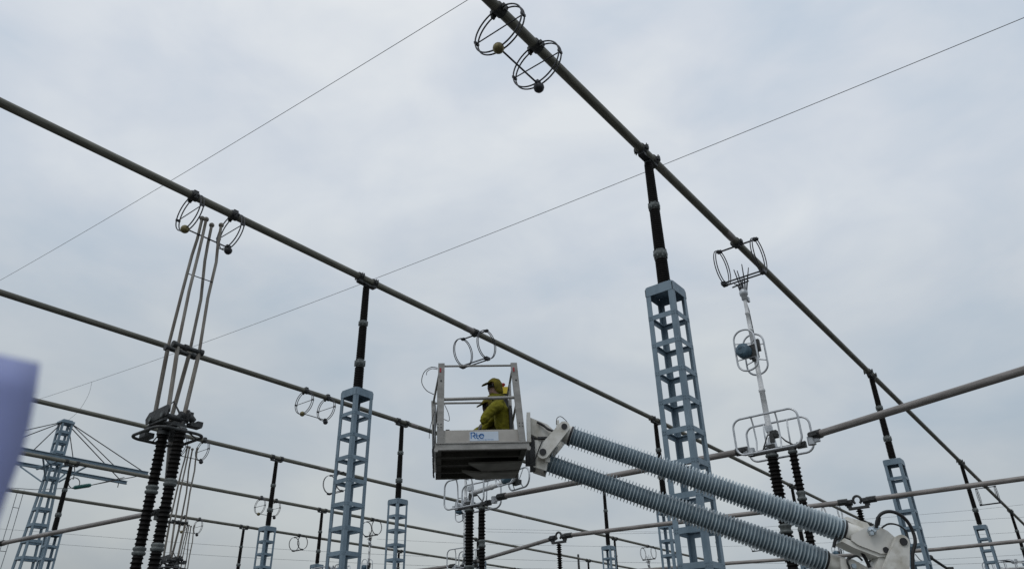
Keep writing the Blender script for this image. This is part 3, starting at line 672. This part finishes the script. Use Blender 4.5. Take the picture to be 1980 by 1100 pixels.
# ================================================================= WORK BASKET
bk = thing('work_basket', 'aluminium work basket with rails, its dark underside facing the camera, holding two workers', 'basket', (-1.0, 9.27, 2.63+EYE), radians(5.5))
bk.rotation_euler = (0, radians(-1.4), radians(5.5))
Wd, Dp = 1.12, 1.5
BA = 'basket'
m = MB(); m.box((-.01, -.03, 0), (Wd+.06, .02, .088)); m.box((-.01, -.045, .076), (Wd+.06, -.03, .088)); m.obj('front_sill', BA, bk)
m = MB()
for x in (-.005, Wd+.05): m.tube([(x, -.05, .0), (x, .0, .0)], .028, 12)
m.obj('corner_bumper', BA, bk)
m = MB(); m.box((.06, -.012, .09), (Wd-.06, .0, .257)); m.obj('toe_board', 'toe', bk)
m = MB(); m.box((.09, Dp-.01, .09), (Wd-.06, Dp, .22)); m.obj('toe_board', 'toe', bk)
# channels of the uprights
def channel(mb, x, y, z0, z1, w, dpt, lean=0, s=1):
    for (a0, a1, b0, b1) in ((-w/2, w/2, -dpt/2, -dpt/2+.006), (-w/2, -w/2+.006, -dpt/2+.0061, dpt/2), (w/2-.006, w/2, -dpt/2+.0061, dpt/2)):
        v = []
        for z, l in ((z0, 0), (z1, lean)):
            v += [(x+a0+l, y+b0, z), (x+a1+l, y+b0, z), (x+a1+l, y+b1, z), (x+a0+l, y+b1, z)]
        mb.add(v, [(0,3,2,1),(4,5,6,7),(0,1,5,4),(1,2,6,5),(2,3,7,6),(3,0,4,7)])
for x, y, w, lean in ((.045, .0, .085, .015), (Wd-.025, .0, .085, -.065), (-.03, Dp-.02, .06, -.03), (Wd+.04, Dp-.02, .06, -.07)):
    m = MB(); channel(m, x, y-.02, .09, 1.17, w, .05, lean); up = m.obj('upright', BA, bk)
    if y < .1:
        m = MB()
        for zz in (.29, .33):
            for dx in (-.02, .02): m.tube([(x+dx-.01, y-.05, zz), (x+dx-.01, y-.04, zz)], .007, 6)
        m.tube([(x-.0+lean*.7, y-.05, .92), (x+lean*.7, y-.04, .92)], .012, 8)
        m.obj('bolt', 'black', up)
        m = MB(); m.cbox((x-.012+lean*.9, y-.049, 1.07), (.022, .004, .06)); m.obj('reflector', 'red', up)
TL, TR = (.04, -.005, 1.155), (Wd-.11, -.005, 1.16); 
def rail(a, b, r, nm='rail'): m = MB(); m.tube([a, b], r, 10); return m.obj(nm, BA, bk)
rail((.09, -.01, 1.14), (Wd-.11, -.01, 1.143), .014); rail((.08, -.01, .675), (Wd-.08, -.01, .69), .021)
rail((-.06, Dp, 1.15), (Wd-.04, Dp, 1.15), .016); rail((-.04, Dp, .70), (Wd-.04, Dp, .70), .016)
rail((.05, 0, 1.14), (-.06, Dp, 1.15), .016); rail((Wd-.10, 0, 1.14), (Wd-.07, Dp, 1.15), .016)
rail((.03, 0, .68), (-.04, Dp, .70), .016); rail((Wd-.06, 0, .68), (Wd-.02, Dp, .70), .016)
m = MB(); m.box((Wd-.10, .62, .7), (Wd-.075, .64, 1.14)); m.box((Wd-.085, .9, .7), (Wd-.06, .92, 1.14)); m.box((0, .7, .09), (.02, .73, 1.14)); m.obj('side_stay', BA, bk)
for x, x2, y0 in ((-.012, -.008, .03), (Wd-.115, Wd-.075, .62)):
    m = MB(); m.box((x, y0, .30 if x < 0 else .1), (x2, Dp-.05, .66 if x < 0 else .80))
    if x < 0: m.v = [(vx-.05*vy/Dp, vy, vz) for vx, vy, vz in m.v]
    m.obj('side_mesh', 'black', bk)
m = MB(); m.box((-.02, .02, .012), (-.01, Dp, .09)); m.box((Wd+.035, .02, .012), (Wd+.045, Dp, .09)); m.box((-.02, Dp-.004, .0), (Wd+.045, Dp+.01, .09)); m.obj('side_sill', BA, bk)
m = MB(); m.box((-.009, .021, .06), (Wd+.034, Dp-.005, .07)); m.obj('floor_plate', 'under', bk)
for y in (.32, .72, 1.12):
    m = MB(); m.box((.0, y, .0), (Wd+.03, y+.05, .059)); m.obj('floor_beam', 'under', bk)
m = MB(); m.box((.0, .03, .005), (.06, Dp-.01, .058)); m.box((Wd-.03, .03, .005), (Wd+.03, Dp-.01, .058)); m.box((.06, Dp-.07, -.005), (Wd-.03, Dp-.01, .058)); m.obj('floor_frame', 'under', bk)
m = MB()
pl = [(.42, .55), (1.14, .52), (1.13, .90), (.62, .95)]
m.prism(pl, -.035, -.012, 'Z'); m.obj('fork_pocket', 'tray', bk)
m = MB(); m.prism([(.34, .86), (.62, .98), (1.13, .95), (1.10, 1.30), (.58, 1.34)], -.055, -.030, 'Z'); m.obj('fork_pocket', 'tray', bk)
m = MB()
for k in range(15):
    y = .05+k*.1; m.cbox((-.045-.004*(k % 2), y, .05-.01*(k % 3)), (.022, .03, .05 if k % 2 else .03)); 
m.tube([(-.04, .02, .35), (-.05, .2, .12), (-.045, Dp, .03)], .006, 5); m.obj('strap_hooks', 'black', bk)
m = MB(); m.tube(smooth([(.01, -.0, 1.12), (-.08, .0, 1.13), (-.17, .0, 1.06), (-.2, .02, .93), (-.14, .03, .82), (-.04, .03, .76)]), .0055, 6); m.tube(smooth([(.01, 0, 1.1), (-.07, .0, 1.11), (-.13, .0, 1.07), (-.14, 0, 1.02)]), .0045, 6)
m.tube(smooth([(.1, .03, .62), (.15, .03, .5), (.16, .03, .4), (.09, .03, .42)]), .0045, 6); m.tube(smooth([(-.03, .3, .62), (-.09, .4, .42), (-.1, .4, .28)]), .0045, 6)
m.cbox((.14, .0, .26), (.05, .02, .02)); m.obj('cord', 'black', bk)
m = MB(); m.box((.42, -.0155, .112), (.79, -.0125, .232)); pt = m.obj('name_plate', 'plate', bk)
# lettering: Rte, drawn as flat strokes
def stroke(mb, pts, w, ox, oz, s):
    P = [Vector((ox+x*s, 0, oz+z*s)) for x, z in pts]
    for a, b in zip(P[:-1], P[1:]):
        d = (b-a).normalized(); nrm = Vector((-d.z, 0, d.x))*w/2; e = d*w*.45
        v = [a-nrm-e, b-nrm+e, b+nrm+e, a+nrm-e]; mb.add([(p.x, -.0172, p.z) for p in v] + [(p.x, -.0156, p.z) for p in v], [(0,1,2,3),(7,6,5,4),(0,4,5,1),(1,5,6,2),(2,6,7,3),(3,7,4,0)])
m = MB(); s_ = .072; oz = .148; ox = .440
arc = lambda cx, cz, r, a0, a1, n=8, rz=None: [(cx+r*cos(radians(a0+(a1-a0)*k/n)), cz+(rz or r)*sin(radians(a0+(a1-a0)*k/n))) for k in range(n+1)]
stroke(m, [(0, 0), (0, 1), (.42, 1)] + arc(.42, .73, .27, 90, -90) + [(.3, .46)], .0125, ox, oz, s_)
stroke(m, [(.34, .46), (.72, 0)], .0125, ox, oz, s_)
stroke(m, [(.98, .82), (.98, .12), (1.08, 0), (1.28, 0)], .0125, ox, oz, s_)
stroke(m, [(.44, .46), (2.2, .46)], .0095, ox, oz, s_)
stroke(m, arc(1.86, .36, .38, 0, 320, 14), .0125, ox, oz, s_)
m.obj('lettering', 'ink', pt)
fc = bpy.data.curves.new('caption', 'FONT'); fc.body = "Réseau de transport d'électricité"; fc.size = .0155; fc.extrude = .0006
fo = bpy.data.objects.new('caption_tmp', fc); sc.collection.objects.link(fo); bpy.context.view_layer.update()
fm = bpy.data.meshes.new_from_object(fo.evaluated_get(bpy.context.evaluated_depsgraph_get())); bpy.data.objects.remove(fo)
fm.materials.clear(); fm.materials.append(MT['ink']); put('caption', fm, pt, (.52, -.0163, .123), (pi/2, 0, 0))
# control box at the rear right
m = MB(); m.box((.955, 1.25, .95), (1.055, 1.33, 1.2)); m.box((.95, 1.24, .7), (1.06, 1.34, .95)); cb = m.obj('control_box', 'black', bk)
m = MB(); m.box((.945, 1.235, 1.2), (1.06, 1.335, 1.305)); m.obj('lid', 'yellow', cb)
m = MB(); m.lathe([(.018, 1.31), (.018, 1.34), (.035, 1.345), (.035, 1.37), (.02, 1.378)], Matrix.Translation((.99, 1.285, 0)), 12); m.obj('stop_button', 'red', cb)

# ================================================================= INSULATED LIFT ARMS
lift = thing('insulated_lift_arm', 'white lift arm with two long blue-grey ribbed tubes, holding up the work basket', 'lift', (0, 0, EYE))
def arm(a, b, label):
    a = Vector(a); b = Vector(b); d = b-a; L = d.length; q = d.to_track_quat('Z', 'Y').to_matrix().to_4x4()
    m = MB(); m.lathe([(.109, 0), (.109, L)], Matrix.Translation(a) @ q, 32); tb = m.obj('insulating_tube', 'frp_core', lift); tb['label'] = label
    m = MB(); m.lathe([(.108, -.009), (.12, -.005), (.150, -.0028), (.1525, 0), (.150, .003), (.12, .005), (.108, .008)], None, 36)
    sm_ = m.mesh('shed', 'silicone'); n = 82; e = q.to_euler()
    for k in range(n):
        p = a + d*((k+.5)/n); put('shed', sm_, tb, p, e)
    m = MB(); m.lathe([(.125, -.015), (.135, -.01), (.135, .02), (.12, .03)], Matrix.Translation(a) @ q, 28); m.obj('end_seal', 'black', lift); m = MB(); m.lathe([(.12, L-.03), (.138, L-.02), (.138, L+.012), (.12, L+.02)], Matrix.Translation(a) @ q, 28); m.obj('end_seal', 'black', lift)
    return a, b, d.normalized(), q
au, bu, du, qu = arm((.75, 9.875, 2.965), (4.12, 9.80, 1.64), 'upper ribbed insulating tube')
al, bl, dl, ql = arm((.43, 10.02, 2.64), (3.90, 10.02, 1.31), 'lower ribbed insulating tube')
def pin(x, y0, y1, z, r=.04, mat='black'): m = MB(); m.tube([(x, y0, z), (x, y1, z)], r, 16); return m.obj('pin', mat, lift)
# head near the basket
m = MB(); m.prism([(.16, 3.26), (.21, 3.26), (.21, 2.85), (.16, 2.85)], 9.72, 10.2); m.obj('mounting_plate', 'boom', lift)
m = MB(); m.prism([(.212, 3.21), (.44, 3.11), (.55, 3.0), (.55, 2.93), (.3, 2.93), (.212, 2.98)], 9.8, 10.15); m.obj('levelling_housing', 'boom', lift)
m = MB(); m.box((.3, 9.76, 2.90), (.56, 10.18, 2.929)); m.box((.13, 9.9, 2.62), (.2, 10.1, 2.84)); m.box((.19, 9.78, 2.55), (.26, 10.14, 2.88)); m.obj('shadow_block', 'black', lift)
m = MB(); 
for y in (9.80, 10.12): m.prism([(.24, 2.895), (.60, 2.895), (.56, 2.85), (.44, 2.66), (.40, 2.48), (.23, 2.54), (.21, 2.66)], y, y+.03)
m.prism([(.26, 2.86), (.50, 2.86), (.40, 2.68), (.37, 2.52), (.25, 2.57)], 9.83, 10.12); m.obj('bracket', 'boom', lift)
def link(p, q, w0, w1, y0, y1, nm='link'):
    p = Vector((p[0], p[1])); q = Vector((q[0], q[1])); d = (q-p).normalized(); n_ = Vector((-d.y, d.x)); poly = []
    a0 = math.atan2(n_.y, n_.x)
    for k in range(9): t = a0+pi*k/8; poly.append((p.x+w0*cos(t), p.y+w0*sin(t)))
    for k in range(9): t = a0+pi+pi*k/8; poly.append((q.x+w1*cos(t), q.y+w1*sin(t)))
    m = MB(); m.prism(poly, y0, y1); return m.obj(nm, 'boom', lift)
link((.66, 3.04), (.36, 2.70), .075, .085, 9.69, 9.75); link((.66, 3.04), (.36, 2.70), .075, .085, 10.2, 10.26)
pin(.66, 9.675, 10.27, 3.04); pin(.36, 9.675, 10.27, 2.70, .045)
m = MB(); m.lathe([(.06, -.16), (.09, -.12), (.128, -.04), (.128, -.012)], Matrix.Translation(au) @ qu, 26); m.box((.58, 9.77, 2.95), (.72, 9.97, 3.08)); m.box((.56, 9.78, 3.06), (.60, 9.84, 3.16)); m.obj('end_fitting', 'boom', lift)
m = MB(); m.lathe([(.10, -.14), (.115, -.08), (.128, -.04), (.128, -.012)], Matrix.Translation(al) @ ql, 26); m.cbox((.42, 9.79, 2.62), (.07, .02, .06)); m.obj('end_fitting', 'boom', lift)
# far end: fabricated white knuckle
def knuckle(b, q, dx, dz, rr):
    m = MB(); m.lathe([(.122, .015), (.122, .42), (.10, .5)], Matrix.Translation(b) @ q, 28); m.obj('end_fitting', 'boom', lift)
knuckle(bu, qu, 0, 0, 0); knuckle(bl, ql, 0, 0, 0)
for y0 in (9.63, 9.93):
    m = MB(); m.prism([(4.13, 1.50), (4.20, 1.44), (4.45, 1.335), (4.62, 1.33), (4.74, 1.45), (4.60, 1.60), (4.48, 1.67), (4.36, 1.655), (4.15, 1.56)], y0, y0+.025); m.obj('gusset_plate', 'boom', lift)
m = MB(); m.prism([(4.06, 1.53), (4.13, 1.50), (4.20, 1.44), (4.45, 1.335), (4.60, 1.33), (4.56, 1.30), (4.42, 1.30), (4.16, 1.41), (4.02, 1.49)], 9.66, 9.925); m.obj('gusset_web', 'boom', lift)
m = MB(); m.prism([(4.16, 1.80), (4.22, 1.815), (4.46, 1.735), (4.50, 1.66), (4.36, 1.675)], 9.82, 9.87); m.obj('gusset_plate', 'boom', lift)
for y0 in (9.82, 10.10):
    m = MB(); m.prism([(4.0, 1.16), (4.15, 1.10), (4.30, .95), (4.42, .95), (4.45, 1.06), (4.32, 1.21), (4.18, 1.30), (4.02, 1.32)], y0, y0+.025); m.obj('gusset_plate', 'boom', lift)
link((4.70, 1.45), (4.48, .98), .085, .17, 9.52, 9.60); link((4.70, 1.45), (4.48, .98), .085, .16, 9.98, 10.06)
m = MB(); m.prism([(4.46, 1.33), (4.64, 1.33), (4.42, .9), (4.16, .9)], 9.68, 9.90); m.obj('gusset_web', 'boom', lift)
pin(4.705, 9.50, 10.08, 1.45, .045); pin(4.52, 9.615, 9.97, 1.375, .035); pin(4.48, 9.5, 10.1, 1.02, .07, 'basket'); pin(4.26, 9.8, 10.15, 1.14, .05, 'basket')
# main steel boom going down to its turret, below the picture
m = MB(); m.bar((4.45, 9.8, 1.1), (6.4, 11.6, -.35), .34, .34); m.obj('steel_boom', 'boom', lift)
m = MB(); m.lathe([(.55, -1.6), (.55, -1.2), (.4, -1.1), (.35, -.5), (.3, -.2)], Matrix.Translation((6.5, 11.7, 0)), 24); m.obj('turret', 'boom', lift)
# hose fittings
M1 = Matrix.Translation((4.40, 9.60, 1.60)) @ Matrix.Rotation(pi/2, 4, 'X')
m = MB(); m.lathe([(.055, -.04), (.055, .0), (.035, .01), (.035, .06), (.025, .07)], M1, 6); m.cbox((4.43, 9.54, 1.63), (.05, .05, .05)); m.cbox((4.36, 9.56, 1.56), (.04, .05, .04)); m.obj('hose_fitting', 'chrome', lift)
m = MB(); m.lathe([(.05, -.04), (.05, .0), (.03, .01), (.03, .05)], Matrix.Translation((4.16, 9.84, 1.22)) @ Matrix.Rotation(pi/2, 4, 'X'), 10); m.obj('hose_fitting', 'chrome', lift)
def hose(pts, r, mat='black'): m = MB(); m.tube(smooth(pts), r, 8); return m.obj('hose', mat, lift)
hose([(4.42, 9.52, 1.62), (4.44, 9.5, 1.70), (4.50, 9.48, 1.775), (4.60, 9.46, 1.80), (4.71, 9.46, 1.765), (4.80, 9.48, 1.68), (4.845, 9.5, 1.56), (4.84, 9.5, 1.44), (4.78, 9.52, 1.30), (4.74, 9.54, 1.1), (4.7, 9.6, .8)], .021)
hose([(4.44, 9.52, 1.655), (4.47, 9.50, 1.74)], .03)
hose([(4.52, 9.6, 1.63), (4.60, 9.56, 1.67), (4.70, 9.54, 1.65), (4.78, 9.54, 1.58), (4.78, 9.56, 1.5), (4.73, 9.58, 1.42), (4.74, 9.6, 1.33)], .011, 'cast')
hose([(3.95, 9.78, 1.44), (3.99, 9.76, 1.53), (4.06, 9.74, 1.555), (4.17, 9.74, 1.51), (4.26, 9.76, 1.41), (4.31, 9.78, 1.31), (4.35, 9.8, 1.2)], .021)
hose([(4.16, 9.8, 1.32), (4.10, 9.78, 1.31), (4.08, 9.78, 1.26), (4.1, 9.8, 1.2), (4.1, 9.82, 1.1)], .013, 'cast'); hose([(4.1, 9.8, 1.30), (4.2, 9.76, 1.33), (4.27, 9.78, 1.28)], .013, 'cast')
hose([(.30, 9.76, 3.13), (.38, 9.74, 3.08), (.44, 9.72, 3.02), (.52, 9.72, 2.99), (.58, 9.76, 3.02), (.60, 9.8, 3.08)], .016); hose([(.32, 9.78, 3.12), (.42, 9.75, 3.05), (.5, 9.74, 3.0), (.56, 9.78, 3.0)], .012)
hose([(.56, 9.78, 3.10), (.57, 9.74, 3.17), (.62, 9.72, 3.19), (.68, 9.74, 3.15), (.72, 9.76, 3.10)], .005)
hose([(.23, 9.7, 2.92), (.25, 9.68, 2.80), (.22, 9.68, 2.68), (.26, 9.68, 2.60)], .008); hose([(.36, 9.68, 2.85), (.30, 9.67, 2.72), (.24, 9.68, 2.55)], .007)

# ================================================================= PEOPLE
def skin_mesh(name, V, E, R, mats, sub=2, root=0, head_z=None, head_ids=None):
    me = bpy.data.meshes.new(name); me.from_pydata([Vector(v) for v in V], E, []); ob = bpy.data.objects.new('skin_tmp', me); sc.collection.objects.link(ob)
    md = ob.modifiers.new('s', 'SKIN'); md.use_smooth_shade = True
    for i, r in enumerate(R):
        sv = me.skin_vertices[0].data[i]; sv.radius = (r, r) if isinstance(r, (int, float)) else r; sv.use_root = (i == root)
    sb = ob.modifiers.new('d', 'SUBSURF'); sb.levels = sub; sb.render_levels = sub
    bpy.context.view_layer.update()
    out = bpy.data.meshes.new_from_object(ob.evaluated_get(bpy.context.evaluated_depsgraph_get())); bpy.data.objects.remove(ob)
    out.name = name; out.materials.clear()
    for k in mats: out.materials.append(MT[k])
    for p in out.polygons: p.use_smooth = True
    if head_z is not None:
        for p in out.polygons: p.material_index = 1 if head_z(p.center) else 0
    return out
def hand_mesh(wrist, palm_dir, down):
    w = Vector(wrist); d = Vector(palm_dir).normalized(); dn = Vector(down).normalized(); s_ = d.cross(dn).normalized()
    V = [w, w+d*.045, w+d*.085]; E = [(0, 1), (1, 2)]; R = [(.027, .020), (.036, .020), (.036, .017)]
    for k, (off, ln) in enumerate(((-.030, .065), (-.010, .078), (.011, .072), (.030, .056))):
        a = len(V); p = w+d*.088+s_*off; V += [p, p+d*ln*.5+dn*.012, p+d*ln*.75+dn*.040, p+d*ln*.7+dn*.062]; E += [(2, a), (a, a+1), (a+1, a+2), (a+2, a+3)]; R += [.0105, .010, .0095, .008]
    a = len(V); p = w+d*.03-s_*.03; V += [p, p+d*.03-s_*.028+dn*.02, p+d*.055-s_*.03+dn*.045]; E += [(1, a), (a, a+1), (a+1, a+2)]; R += [.014, .011, .009]
    return skin_mesh('glove', V, E, R, ['glove'], 2, 0)
def worker(name_label, hc, face, pelvis, shL, shR, elL, elR, haL, haR, knees, feet, group='workers in the basket'):
    """face: unit vector the head looks along; positions in world coordinates"""
    t = thing('person', name_label, 'person', (pelvis[0], pelvis[1], pelvis[2]), 0, group); O = Vector(pelvis)
    v = lambda p: Vector(p)-O
    hc = v(hc); f = Vector(face).normalized(); side = Vector((0, 0, 1)).cross(f).normalized(); up = f.cross(side)*1.0
    if up.z < 0: up = -up
    sL, sR = v(shL), v(shR); ch = (sL+sR)/2; pel = Vector((0, 0, 0)); neck = ch*.35 + (hc-up*.10)*.65
    V = [pel, pel.lerp(ch, .45), ch-Vector((0, 0, .05)), neck, hc-up*.075+f*.012, hc, hc+up*.06-f*.01, hc+up*.105-f*.01, hc+f*.105-up*.012, hc+f*.085-up*.085]
    R = [(.165, .14), (.17, .14), (.185, .15), .066, .066, .088, .085, .05, .014, .03]
    E = [(0, 1), (1, 2), (2, 3), (3, 4), (4, 5), (5, 6), (6, 7), (5, 8), (4, 9)]
    for s0, e0, h0 in ((sL, v(elL), v(haL)), (sR, v(elR), v(haR))):
        a = len(V); V += [s0, s0.lerp(e0, .5), e0, e0.lerp(h0, .5), h0]; R += [.092, .080, .068, .056, .042]; E += [(2, a), (a, a+1), (a+1, a+2), (a+2, a+3), (a+3, a+4)]
    for k0, f0, sg in ((v(knees[0]), v(feet[0]), -1), (v(knees[1]), v(feet[1]), 1)):
        a = len(V); hip = pel+Vector((0, sg*.10, -.04)); V += [hip, hip.lerp(k0, .5), k0, k0.lerp(f0, .5), f0, f0+Vector((.02, 0, -.06))]; R += [.10, .09, .07, .06, .045, .045]
        E += [(0, a), (a, a+1), (a+1, a+2), (a+2, a+3), (a+3, a+4), (a+4, a+5)]
    me = skin_mesh('body', V, E, R, ['jacket', 'skin'], 3, 0, head_z=lambda c: (c-hc).length < .135 and c.z > (hc-up*.11).z)
    from mathutils import noise as mn
    for vx in me.vertices:
        if (vx.co-hc).length > .16:
            q_ = vx.co*6; w_ = Vector((vx.co.x*9+vx.co.z*8, vx.co.y*5, vx.co.z*16-vx.co.x*10)); vx.co += vx.normal*(.016*mn.noise(q_)+.030*(.35-abs(mn.noise(w_)))-.004)
    put('body', me, t)
    # hood: a shell round the crown, cheeks and nape, open at the face
    Mh = Matrix((( *f, 0), (*side, 0), (*up, 0), (0, 0, 0, 1))).transposed()
    m = MB(); nu, nv = 26, 16; vs = []; idx = {}
    rnd = random.Random(3)
    for i in range(nv+1):
        for j in range(nu):
            th_ = pi*i/nv; ph_ = 2*pi*j/nu
            wr = 1+.035*sin(5*ph_+3*th_)+.02*sin(9*th_+ph_)
            p = Vector((.118*sin(th_)*cos(ph_)*wr-.014, .107*sin(th_)*sin(ph_)*wr, .138*cos(th_)*wr+.0))
            if p.z < -.06: p.x = p.x*1.0-.02; 
            vs.append(Mh @ p + hc)
    fs = []
    for i in range(nv):
        for j in range(nu):
            th_ = pi*(i+.5)/nv; ph_ = 2*pi*(j+.5)/nu; x = sin(th_)*cos(ph_); z = cos(th_)
            if x > .58 and z < .40 and z > -.62: continue
            j2 = (j+1) % nu; fs.append((i*nu+j, i*nu+j2, (i+1)*nu+j2, (i+1)*nu+j))
    m.add(vs, fs, True); ho = m.obj('hood', 'hoodcloth', t); so = ho.modifiers.new('t', 'SOLIDIFY'); so.thickness = .008
    # collar roll under the chin
    m = MB(); c0 = hc-up*.145-f*.02; m.tube([c0+Mh.to_3x3() @ Vector((.10*cos(a), .095*sin(a), .02*cos(a+2))) for a in [2*pi*k/20 for k in range(20)]], .034, 8, closed=True); m.obj('collar', 'jacket', t)
    # cap brim
    m = MB(); bp = []; n = 14
    for k in range(n+1):
        a = -1.25+2.5*k/n; bp.append((.078+.098*max(0, cos(a))**.5, .118*sin(a), -.030*cos(a)-.018*sin(a)**2+.060))
    inner = [(.075, .085*sin(-1.25+2.5*k/n), .052) for k in range(n+1)]
    allv = [Mh @ Vector(p)+hc for p in bp] + [Mh @ Vector(p)+hc for p in inner] + [Mh @ Vector((p[0], p[1], p[2]+.007))+hc for p in bp] + [Mh @ Vector((p[0], p[1], p[2]+.007))+hc for p in inner]
    q = n+1; fcs = []
    for k in range(n): fcs += [(k, k+1, q+k+1, q+k), (2*q+k, 3*q+k, 3*q+k+1, 2*q+k+1), (k, 2*q+k, 2*q+k+1, k+1)]
    m.add(allv, fcs, True); m.obj('cap_brim', 'hoodcloth', t)
    # goggles wrapped across the eyes
    m = MB(); ring = []
    for k in range(9):
        a = -1.1+2.2*k/8; ring.append((.088*cos(a)+.010, .084*sin(a)))
    vv = [Mh @ Vector((x, y, .032))+hc for x, y in ring] + [Mh @ Vector((x+.004, y, -.018))+hc for x, y in ring]
    m.add(vv, [(k, k+1, 9+k+1, 9+k) for k in range(8)], True); g_ = m.obj('goggles', 'goggle', t); so = g_.modifiers.new('t', 'SOLIDIFY'); so.thickness = .012
    m = MB(); 
    for s2 in (-1, 1): m.ball(tuple(Mh @ Vector((.0, s2*.086, -.01))+hc), .022, 10, (.6, .4, 1)); 
    m.obj('ears', 'skin', t)
    for e0, h0 in ((v(elL), v(haL)), (v(elR), v(haR))):
        gm_ = hand_mesh(h0, h0-e0, (h0-e0).cross(Vector((0, 1, 0))) if abs((h0-e0).normalized().y) < .9 else (0, 0, -1)); put('glove', gm_, t)
    return t
Z = EYE
worker('front worker in olive-yellow hooded jacket, peaked cap and dark goggles, facing left',
       (-.292, 10.22, 3.815+Z), (-.84, -.54, -.10), (-.13, 10.24, 3.06+Z), (-.19, 10.05, 3.50+Z), (-.23, 10.44, 3.52+Z),
       (-.40, 9.93, 3.29+Z), (-.47, 10.42, 3.25+Z), (-.46, 9.90, 3.16+Z), (-.66, 10.30, 3.10+Z), ((-.50, 10.10, 2.80+Z), (-.50, 10.38, 2.80+Z)), ((-.05, 10.12, 2.80+Z), (-.05, 10.38, 2.80+Z)))
worker('rear worker in olive-yellow hood, half hidden behind the front worker, lower and further left',
       (-.385, 10.62, 3.655+Z), (-.86, -.48, -.20), (-.26, 10.66, 2.98+Z), (-.30, 10.53, 3.33+Z), (-.32, 10.76, 3.33+Z),
       (-.42, 10.50, 3.10+Z), (-.50, 10.74, 3.12+Z), (-.60, 10.52, 3.02+Z), (-.66, 10.68, 3.04+Z), ((-.62, 10.58, 2.80+Z), (-.62, 10.74, 2.80+Z)), ((-.2, 10.56, 2.80+Z), (-.2, 10.74, 2.80+Z)))

# ================================================================= PAPER SHEET CLOSE TO THE CAMERA
C0 = Vector((-.287, .416, .177+EYE)); e1 = Vector((-.026, .040, -.072)).normalized(); e2 = Vector((-.97, -.10, .20)).normalized(); en = e1.cross(e2).normalized()
m = MB(); nu, nv = 14, 10; vs = []
for side_ in (0, 1):
    for i in range(nu+1):
        for j in range(nv+1):
            a = i/nu; b = j/nv; p = C0 + e1*(.28*a) + e2*(.20*b) + en*(.012*sin(a*2.2+.4*b)*a + side_*.0004) + e2*(-.020*sin(min(1, a*3)*pi)*.22*(1-b))
            vs.append(p)
q = (nu+1)*(nv+1); fs = []
for i in range(nu):
    for j in range(nv):
        a = i*(nv+1)+j; b = a+1; c = a+nv+2; d = a+nv+1; fs += [(a, b, c, d), (q+d, q+c, q+b, q+a)]
for i in range(nu): a = i*(nv+1); fs += [(a, a+nv+1, q+a+nv+1, q+a), (a+nv, q+a+nv, q+a+2*nv+1, a+2*nv+1)]
for j in range(nv): a = j; fs += [(a, q+a, q+a+1, a+1)]; a = nu*(nv+1)+j; fs += [(a, a+1, q+a+1, q+a)]
m.add(vs, fs, True); tag(m.obj('paper_sheet', 'paper'), 'pale lilac sheet of paper held close to the lens, blurred at the left edge', 'paper')
